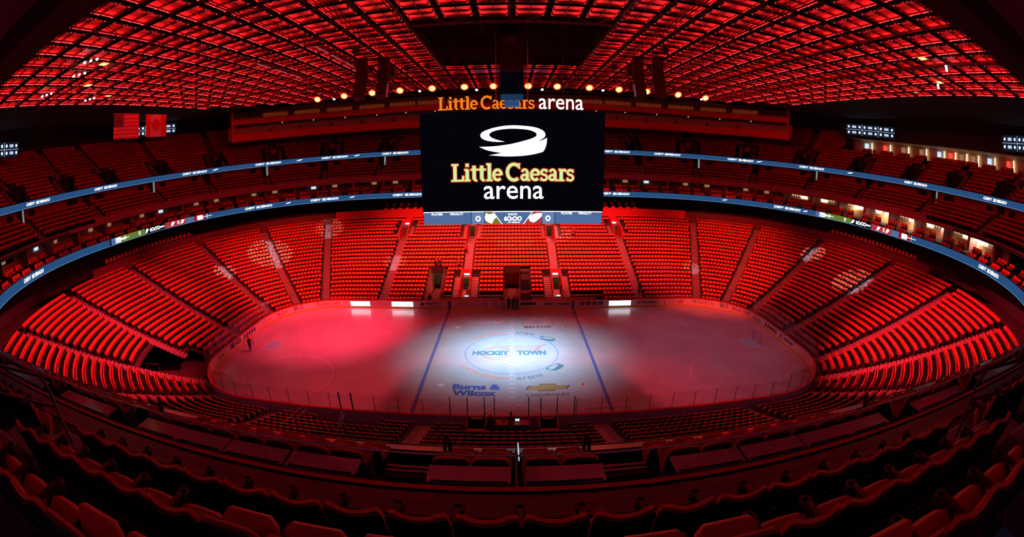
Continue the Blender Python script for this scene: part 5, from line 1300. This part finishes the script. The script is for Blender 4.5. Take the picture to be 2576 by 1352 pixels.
# upper-tier vomitories with pale outline
for i, t in enumerate(UA):
    if T[4]-15 < t < T[5]+15: continue
    d0 = UD(1)-.8; n_ = N(t); rz = math.atan2(n_.y, n_.x)-PI/2; p = P(t, d0, 19.85)
    g = thing('upper_portal', f'dark stair portal in the upper tier, aisle {i+1} counted from far centre', 'portal', p, rz, 'portals in the upper tier')
    H_ = UZ(5)-19.85+.15; dep = UD(5)-d0
    mb = MB()
    for s in (-1, 1):
        mb.box((s*.72, dep/2, H_/2), (.1, dep, H_), 'darkgrey')
        for k in range(1, 6):
            mb.box((s*1.2, UD(k)-d0-.37, (UZ(k)-19.85)/2+.1), (.86, .87, UZ(k)-19.85+.2), 'stair')
    mb.build('side_walls', g); mb = MB(); mb.box((0, 3.2, H_-.35), (1.35, .1, .8), 'paint_red'); mb.box((0, 4.1, H_/2-.2), (1.35, .1, H_-.4), 'room' if i % 2 else 'black'); mb.build('lintel', g)
    mb = MB(); mb.tube([(-.76, .3, 1.25), (-.76, 3.0, H_+.12), (.76, 3.0, H_+.12), (.76, .3, 1.25)], .03, 'nosing'); mb.build('pale_trim', g)
    for s in (-1, 1):
        mb = MB(); mb.box((s*1.3, dep-.3, H_+.45), (.9, .08, .7), 'seat_dark'); mb.build('guard_panel', g)

# ------------------------------------------------------------------ flags, hanging screens, club
def flag(name, lab, y0, y1, z0, z1, kind):
    g = thing(name, lab, 'flag', (-44.6, 0, 0)); x = 0
    def panel(nm, ya, yb, za, zb, m, off=0):
        mb = MB(); n = 10
        mb.grid([[(x+.05*math.sin(3*(ya+(yb-ya)*i/n))+off, ya+(yb-ya)*i/n, z) for i in range(n+1)] for z in (za, zb)], m); return mb.build(nm, g)
    W_, H_ = y1-y0, z1-z0
    if kind == 'stripes':
        for i in range(13): panel('stripe', y0, y1, z1-H_*(i+1)/13, z1-H_*i/13, 'flag_red' if i % 2 == 0 else 'flag_white')
        panel('star_field', y0, y0+W_*.37, z1-H_*7/13, z1, 'flag_blue', .03)
        mb = MB()
        for r in range(6):
            for c in range(6): mb.flat([(.06*math.cos(a), .06*math.sin(a)) for a in np.linspace(0, 2*PI, 6)[:-1]], (.09, y0+W_*(.03+.06*c), z1-H_*(.05+.09*r)), (0, 1, 0), (0, 0, 1), 'flag_white')
        mb.build('stars', g)
    else:
        panel('side_band', y0, y0+W_*.25, z0, z1, 'flag_red'); panel('centre_field', y0+W_*.25, y0+W_*.75, z0, z1, 'flag_white'); panel('side_band', y0+W_*.75, y1, z0, z1, 'flag_red')
        leaf = [(0, -.5), (.04, -.22), (.3, -.26), (.26, -.16), (.5, .08), (.42, .12), (.45, .3), (.3, .26), (.26, .33), (.12, .2), (.16, .46), (.08, .42), (0, .6)]
        leaf = leaf + [(-a, b) for a, b in leaf[-2:0:-1]]
        from mathutils.geometry import tessellate_polygon
        tri = tessellate_polygon([[Vector((a, b, 0)) for a, b in leaf]]); mb = MB(); cy0, cz0 = (y0+y1)/2, (z0+z1)/2
        mb.add([(.14, cy0+a*W_*.42, cz0+b*H_*.62) for a, b in leaf], [tuple(t_) for t_ in tri], 'flag_red'); mb.build('maple_leaf', g)
    mb = MB(); mb.bar((0, y0-.1, z1+.03), (0, y1+.1, z1+.03), .04, 'steel'); mb.build('hanging_bar', g)
mat('flag_red', (.6, .03, .05), .8); mat('flag_white', (.75, .6, .65), .8); mat('flag_blue', (.08, .05, .15), .8)
for o in bpy.data.objects: pass
flag('striped_flag', 'large red and white striped flag with star field hanging at left', -5.25, -.5, 25.1, 28.1, 'stripes')
flag('maple_leaf_flag', 'large red and white maple leaf flag hanging right of the striped flag', .75, 5.0, 25.15, 28.05, 'leaf')
def info_screen(loc, rz, w_, h_, lab, cols=3):
    g = thing('scores_display', lab, 'screen', loc, rz)
    mb = MB(); mb.box((0, .12, 0), (w_+.2, .2, h_+.2), 'black'); mb.build('screen_housing', g)
    mb = MB(); mb.add([(-w_/2, 0, -h_/2), (w_/2, 0, -h_/2), (w_/2, 0, h_/2), (-w_/2, 0, h_/2)], [(0, 1, 2, 3)], 'screen_navy'); mb.build('lit_face', g)
    mb = MB()
    for c in range(cols):
        x = -w_/2+w_*(c+.5)/cols
        for z in (-h_/4, h_/4):
            mb.box((x, -.02, z), (w_/cols*.26, .01, h_*.2), 'screen_pale')
            for s in (-1, 1): mb.flat([(.22*math.cos(a), .22*math.sin(a)) for a in np.linspace(0, 2*PI, 9)[:-1]], (x+s*w_/cols*.34, -.02, z), (1, 0, 0), (0, 0, 1), 'screen_text')
    mb.build('score_boxes', g)
    mb = MB()
    for c in range(1, cols): mb.box((-w_/2+w_*c/cols, -.015, 0), (.06, .01, h_), 'screen_pale')
    mb.box((0, -.015, 0), (w_, .01, .05), 'screen_pale'); mb.build('grid_lines', g)
info_screen((61.3, 17.5, 28.0), math.radians(-68), 10.5, 2.0, 'dark screen of small white score boxes hanging at the upper right')
info_screen((61.0, -17.0, 27.9), math.radians(-108), 10.5, 2.0, 'second white score-box screen cut by the right edge of view')
info_screen((-60.5, 17.5, 28.6), math.radians(68), 10, 1.8, 'score screen half hidden behind the two hanging flags')
info_screen((-60.5, -17, 27.6), math.radians(108), 10, 1.8, 'score screen at the left edge of view')
# lit club behind the short right upper stand
rngc = random.Random(3)
ring('floor', [(33.1, 24.0), (38, 24.0)], 'concrete', T[6]-8, T[7]+13); ring('wall_club', [(38, 24.0), (38, 27)], 'room', T[6]-8, T[7]+13); ring('ceiling', [(34.2, 26.6), (38, 26.6)], 'room', T[6]-8, T[7]+13)
for i in range(11):
    t = T[6]-7+i*(T[7]-T[6]+19)/10.5; p = P(t, 37.5, 24.0); n_ = N(t); rz = math.atan2(n_.y, n_.x)-PI/2
    g = thing('club_bar', f'lit club bar bay behind right upper seats, {ordn(11-i)} from the far side', 'bar', p, rz, 'lit club bays behind the right upper seats')
    mb = MB(); mb.box((0, -.6, .55), (2.0, .5, 1.1), 'wood'); mb.build('counter_body', g)
    mb = MB(); mb.box((-.5, .2, 1.5), (.9, .06, 1.2), ['warm_dim', 'exit_red', 'cool_light', 'warm_dim'][i % 4]); mb.build('lit_shelf', g)
    mb = MB(); mb.box((.7, .2, 1.4), (.18, .06, 1.8), 'warm_light'); mb.build('light_strip', g)
    for j in range(3):
        q = P(t+(j-1)*.9, 34.2+(j % 2)*.5, 24.0); link('club_chair', flm, None, f'red chair on the club terrace, bay {ordn(11-i)} from far side, {ordn(j+1)} chair', 'chair', 'red chairs on the club terrace', None, q, rz)
# orange-lit windows and small lamps in the press bridges
for s in (-1, 1):
    for i in range(7):
        x = s*(9+i*5.4); t = tx(x) if abs(x) < CX else (T[1]+(abs(x)-CX)*.9 if s < 0 else T[8]-(abs(x)-CX)*.9)
        p = P(t, 28.4, 29.2); n_ = N(t); rz = math.atan2(n_.y, n_.x)-PI/2; mb = MB(); mb.box((0, 0, 0), (5.0, .1, .7), 'orange_window'); 
        for j in range(9): mb.box((-2.4+j*.6, -.07, 0), (.08, .04, .78), 'black')
        mb.build('bridge_window', loc=p, rz=rz, label=f'dim orange window band on top press bridge, {ordn(i+1)} {"left" if s < 0 else "right"} of centre', cat='window', group='dim orange windows of the top press bridge')
        for j, (dd, zz) in enumerate(((27.0, 27.35), (25.4, 26.05))):
            q = P(t+(1 if j else -1), dd, zz)
            if j == 0: mb = MB(); mb.box((0, 0, 0), (.14, .14, .08), 'warm_light'); mb.build('soffit_lamp', loc=q, label=f'tiny white soffit lamp under the top press bridge, {ordn(i+1)} {"left" if s < 0 else "right"}', cat='lamp', group='tiny soffit lamps of the press bridges')
            else:
                mb = MB(); mb.tube([(0, 0, 0), (0, -.25, -.2)], .16, 'black', 8); mb.box((0, 0, .1), (.3, .2, .3), 'black'); mb.build('bridge_spotlight', loc=q, label=f'black spotlight clamped on lower press bridge rail, {ordn(i+1)} {"left" if s < 0 else "right"}', cat='spotlight', group='black spotlights on the lower press bridge')

# ------------------------------------------------------------------ near balcony handrails
def rail3(label, sgn):
    c = CAM; k = 1.33
    f = lambda q: Vector((sgn*(c.x+(q[0]-c.x)*k), c.y+(q[1]-c.y)*k, c.z+(q[2]-c.z)*k))
    a, b1, b2, e_, m0, m1 = [f(q) for q in ((-4.71, -38.85, 17.69), (-4.5, -38.46, 17.47), (-4.42, -38.41, 17.29), (-4.22, -38.48, 16.78), (-4.68, -38.99, 17.48), (-4.38, -38.44, 17.15))]
    g = thing('aisle_handrail', label, 'handrail'); d_ = (a-b1); d2 = m0-m1
    mb = MB(); mb.tube([a+d_*2.5, a, b1, (b1+b2)/2+Vector((0, .0, .02)), b2, e_], .026, 'curb'); mb.build('top_rail', g)
    mb = MB(); mb.tube([m0+d2*1.5, m0, m1], .022, 'curb'); mb.build('mid_rail', g)
rail3('long dark pipe handrail beside the balcony stairs at lower left', 1)
rail3('long dark pipe handrail beside the balcony stairs at lower right', -1)

# ------------------------------------------------------------------ people
def person(loc, rz, label, pose='stand', top='cloth_black', legs='cloth_black', hair='ink_black', h=1.78, lean=0, arms=(.15, .15)):
    g = thing('person', label, 'person', loc, rz); k = h/1.78
    V_, E_, Rr = [], [], []
    def v(x, y, z, r): V_.append((x*k, y*k, z*k)); Rr.append(r*k); return len(V_)-1
    sit = pose == 'sit'; hz = .52 if sit else .95
    pel = v(0, 0, hz, .15); ch = v(0, -.04-lean*.3, hz+.28, .16); sh = v(0, -.05-lean*.5, hz+.48, .12); nk = v(0, -.06-lean*.55, hz+.57, .055); hd = v(0, -.08-lean*.6, hz+.68, .088); ht = v(0, -.08-lean*.6, hz+.79, .08)
    E_ += [(pel, ch), (ch, sh), (sh, nk), (nk, hd), (hd, ht)]
    fingers = []
    for s, fw in ((-1, arms[0]), (1, arms[1])):
        a = v(s*.19, -.05-lean*.5, hz+.45, .065); el = v(s*.25, -.05-fw-lean*.3, hz+.18, .05); wr = v(s*.22, -.12-fw*2.0-lean*.2, hz-.03+fw*.6, .034); E_ += [(sh, a), (a, el), (el, wr)]
        pm = v(s*.215, -.15-fw*2.2, hz-.09+fw*.6, .034); E_.append((wr, pm))
        for i in range(5):
            f = v(s*(.185+.018*i), -.17-fw*2.2-(.0 if i else -.03), hz-.17+fw*.6+(.03 if i == 0 else 0), .011); E_.append((pm, f))
        hp = v(s*.10, 0, hz-.05, .105)
        if sit: kn = v(s*.12, -.42, hz, .075); an = v(s*.12, -.42, .1, .05)
        else: kn = v(s*.12, -.02+(.05*s), hz*.52, .072); an = v(s*.13, .03+.06*s, .09, .05)
        ft = v(s*.14, an and V_[an][1]/k-.16, .045, .045); E_ += [(pel, hp), (hp, kn), (kn, an), (an, ft)]
    me = bpy.data.meshes.new('body'); me.from_pydata(V_, E_, []); o = link('body', me, g)
    sk = o.modifiers.new('skin', 'SKIN'); sd = o.modifiers.new('sub', 'SUBSURF'); sd.levels = 1; sd.render_levels = 1
    for i, q in enumerate(me.skin_vertices[0].data): q.radius = (Rr[i], Rr[i]*(.75 if i in (pel, ch, sh) else 1)); q.use_root = (i == pel)
    me.materials.append(MAT[legs])
    # colour by height through separate clothing shell: jacket
    jb = MB(); n = 12
    ringv = lambda cy0, z, rx, ry: [(rx*math.cos(2*PI*i/n)*k, (cy0+ry*math.sin(2*PI*i/n))*k, z*k) for i in range(n)]
    jb.grid([ringv(0, hz-.05, .20, .15), ringv(-.02-lean*.15, hz+.15, .19, .15), ringv(-.04-lean*.35, hz+.36, .22, .15), ringv(-.05-lean*.5, hz+.49, .17, .11), ringv(-.05-lean*.52, hz+.54, .07, .07)], top, closed=True)
    jb.build('jacket', g)
    fb = MB(); hc_ = Vector((0, -.08-lean*.6, hz+.72))
    fb.grid([[(hc_.x+.088*math.sin(b_)*math.cos(a_)*k, (hc_.y-.012+.098*math.sin(b_)*math.sin(a_))*k, (hc_.z+.125*math.cos(b_))*k) for a_ in np.linspace(0, 2*PI, 13)] for b_ in np.linspace(.05, 3.05, 9)], 'skin')
    fb.box(((0), (hc_.y-.115)*k, (hc_.z-.01)*k), (.025, .03, .04), 'skin')
    for s in (-1, 1): fb.box((s*.035, (hc_.y-.105)*k, (hc_.z+.02)*k), (.022, .01, .01), 'ink_black'); fb.box((s*.09, hc_.y*k, hc_.z*k), (.015, .03, .05), 'skin')
    fb.box((0, (hc_.y-.105)*k, (hc_.z-.055)*k), (.04, .01, .008), 'ink_red'); fb.build('head', g)
    hb = MB(); hb.grid([[(hc_.x+.094*math.sin(b_)*math.cos(a_)*k, (hc_.y+.008+.102*math.sin(b_)*math.sin(a_))*k, (hc_.z+.02+.125*math.cos(b_))*k) for a_ in np.linspace(0, 2*PI, 13)] for b_ in np.linspace(.02, 1.25, 5)], hair); hb.build('hair', g)
    return g
person((-.35, 12.7, 0), .4, 'person in dark clothes standing on ice at the open gate, leftmost', top='cloth_black')
person((.25, 12.3, 0), PI-.3, 'person in dark clothes standing nearest the centre line with back turned', arms=(.1, .2))
person((.75, 12.65, 0), -.6, 'person in dark jacket at right of the group by the open gate', top='cloth_grey')
person((.45, 13.6, 0), 0, 'person in red top standing behind the group at the open gate', top='cloth_red')
person((-28.25, -2.1, 0), 1.2, 'dark-clothed person walking beside the pushed-back left goal', arms=(.25, .1))
person((-6.6, B+LD(13)-.45, LZ(13)), 0, 'person in red top climbing the aisle left of centre, high up', top='cloth_red')
person((-7.3, B+LD(9)-.45, LZ(9)), .3, 'dark-clothed person beside the stairs above the left low portal', top='cloth_grey')
person((-10.6, B+LD(9)-.42, LZ(9)), .2, 'dark figure in the row over the left tunnel, left of two', h=1.7)
person((-10.0, B+LD(9)-.42, LZ(9)), -.2, 'dark figure in the row over the left tunnel, right of two', h=1.75)
person((-8.9, B+1.9, .1), .2, 'person in grey standing at the mouth of the left tunnel', top='cloth_grey')
person((-10.5, B+.9, .02), .5, 'dark-clothed person standing behind the far boards below left tunnel')
person((-5.6, B+2.9, .34), 0, 'person in red vest standing in the left low portal', top='cloth_red')
person((6.7, B+4.2, .35), .2, 'dark-clothed person inside right low portal')
person((17.2, B+LD(3)-.4, LZ(3)), .4, 'dark-clothed person at the foot of the right outer aisle')
person((9.6, B+LD(17)-.42, LZ(17)), .3, 'person in red working among far seats right of the centre portal', top='cloth_red', lean=.5)
person((-.1, -B-1.3, 0), PI, 'dark-clothed person bending over the timekeeper desk', lean=.9, arms=(.3, .3))
person((-1.55, -B-1.2, 0), PI-.4, 'dark-clothed person at the left end of the timekeeper desk')
print('objects', len(bpy.data.objects))
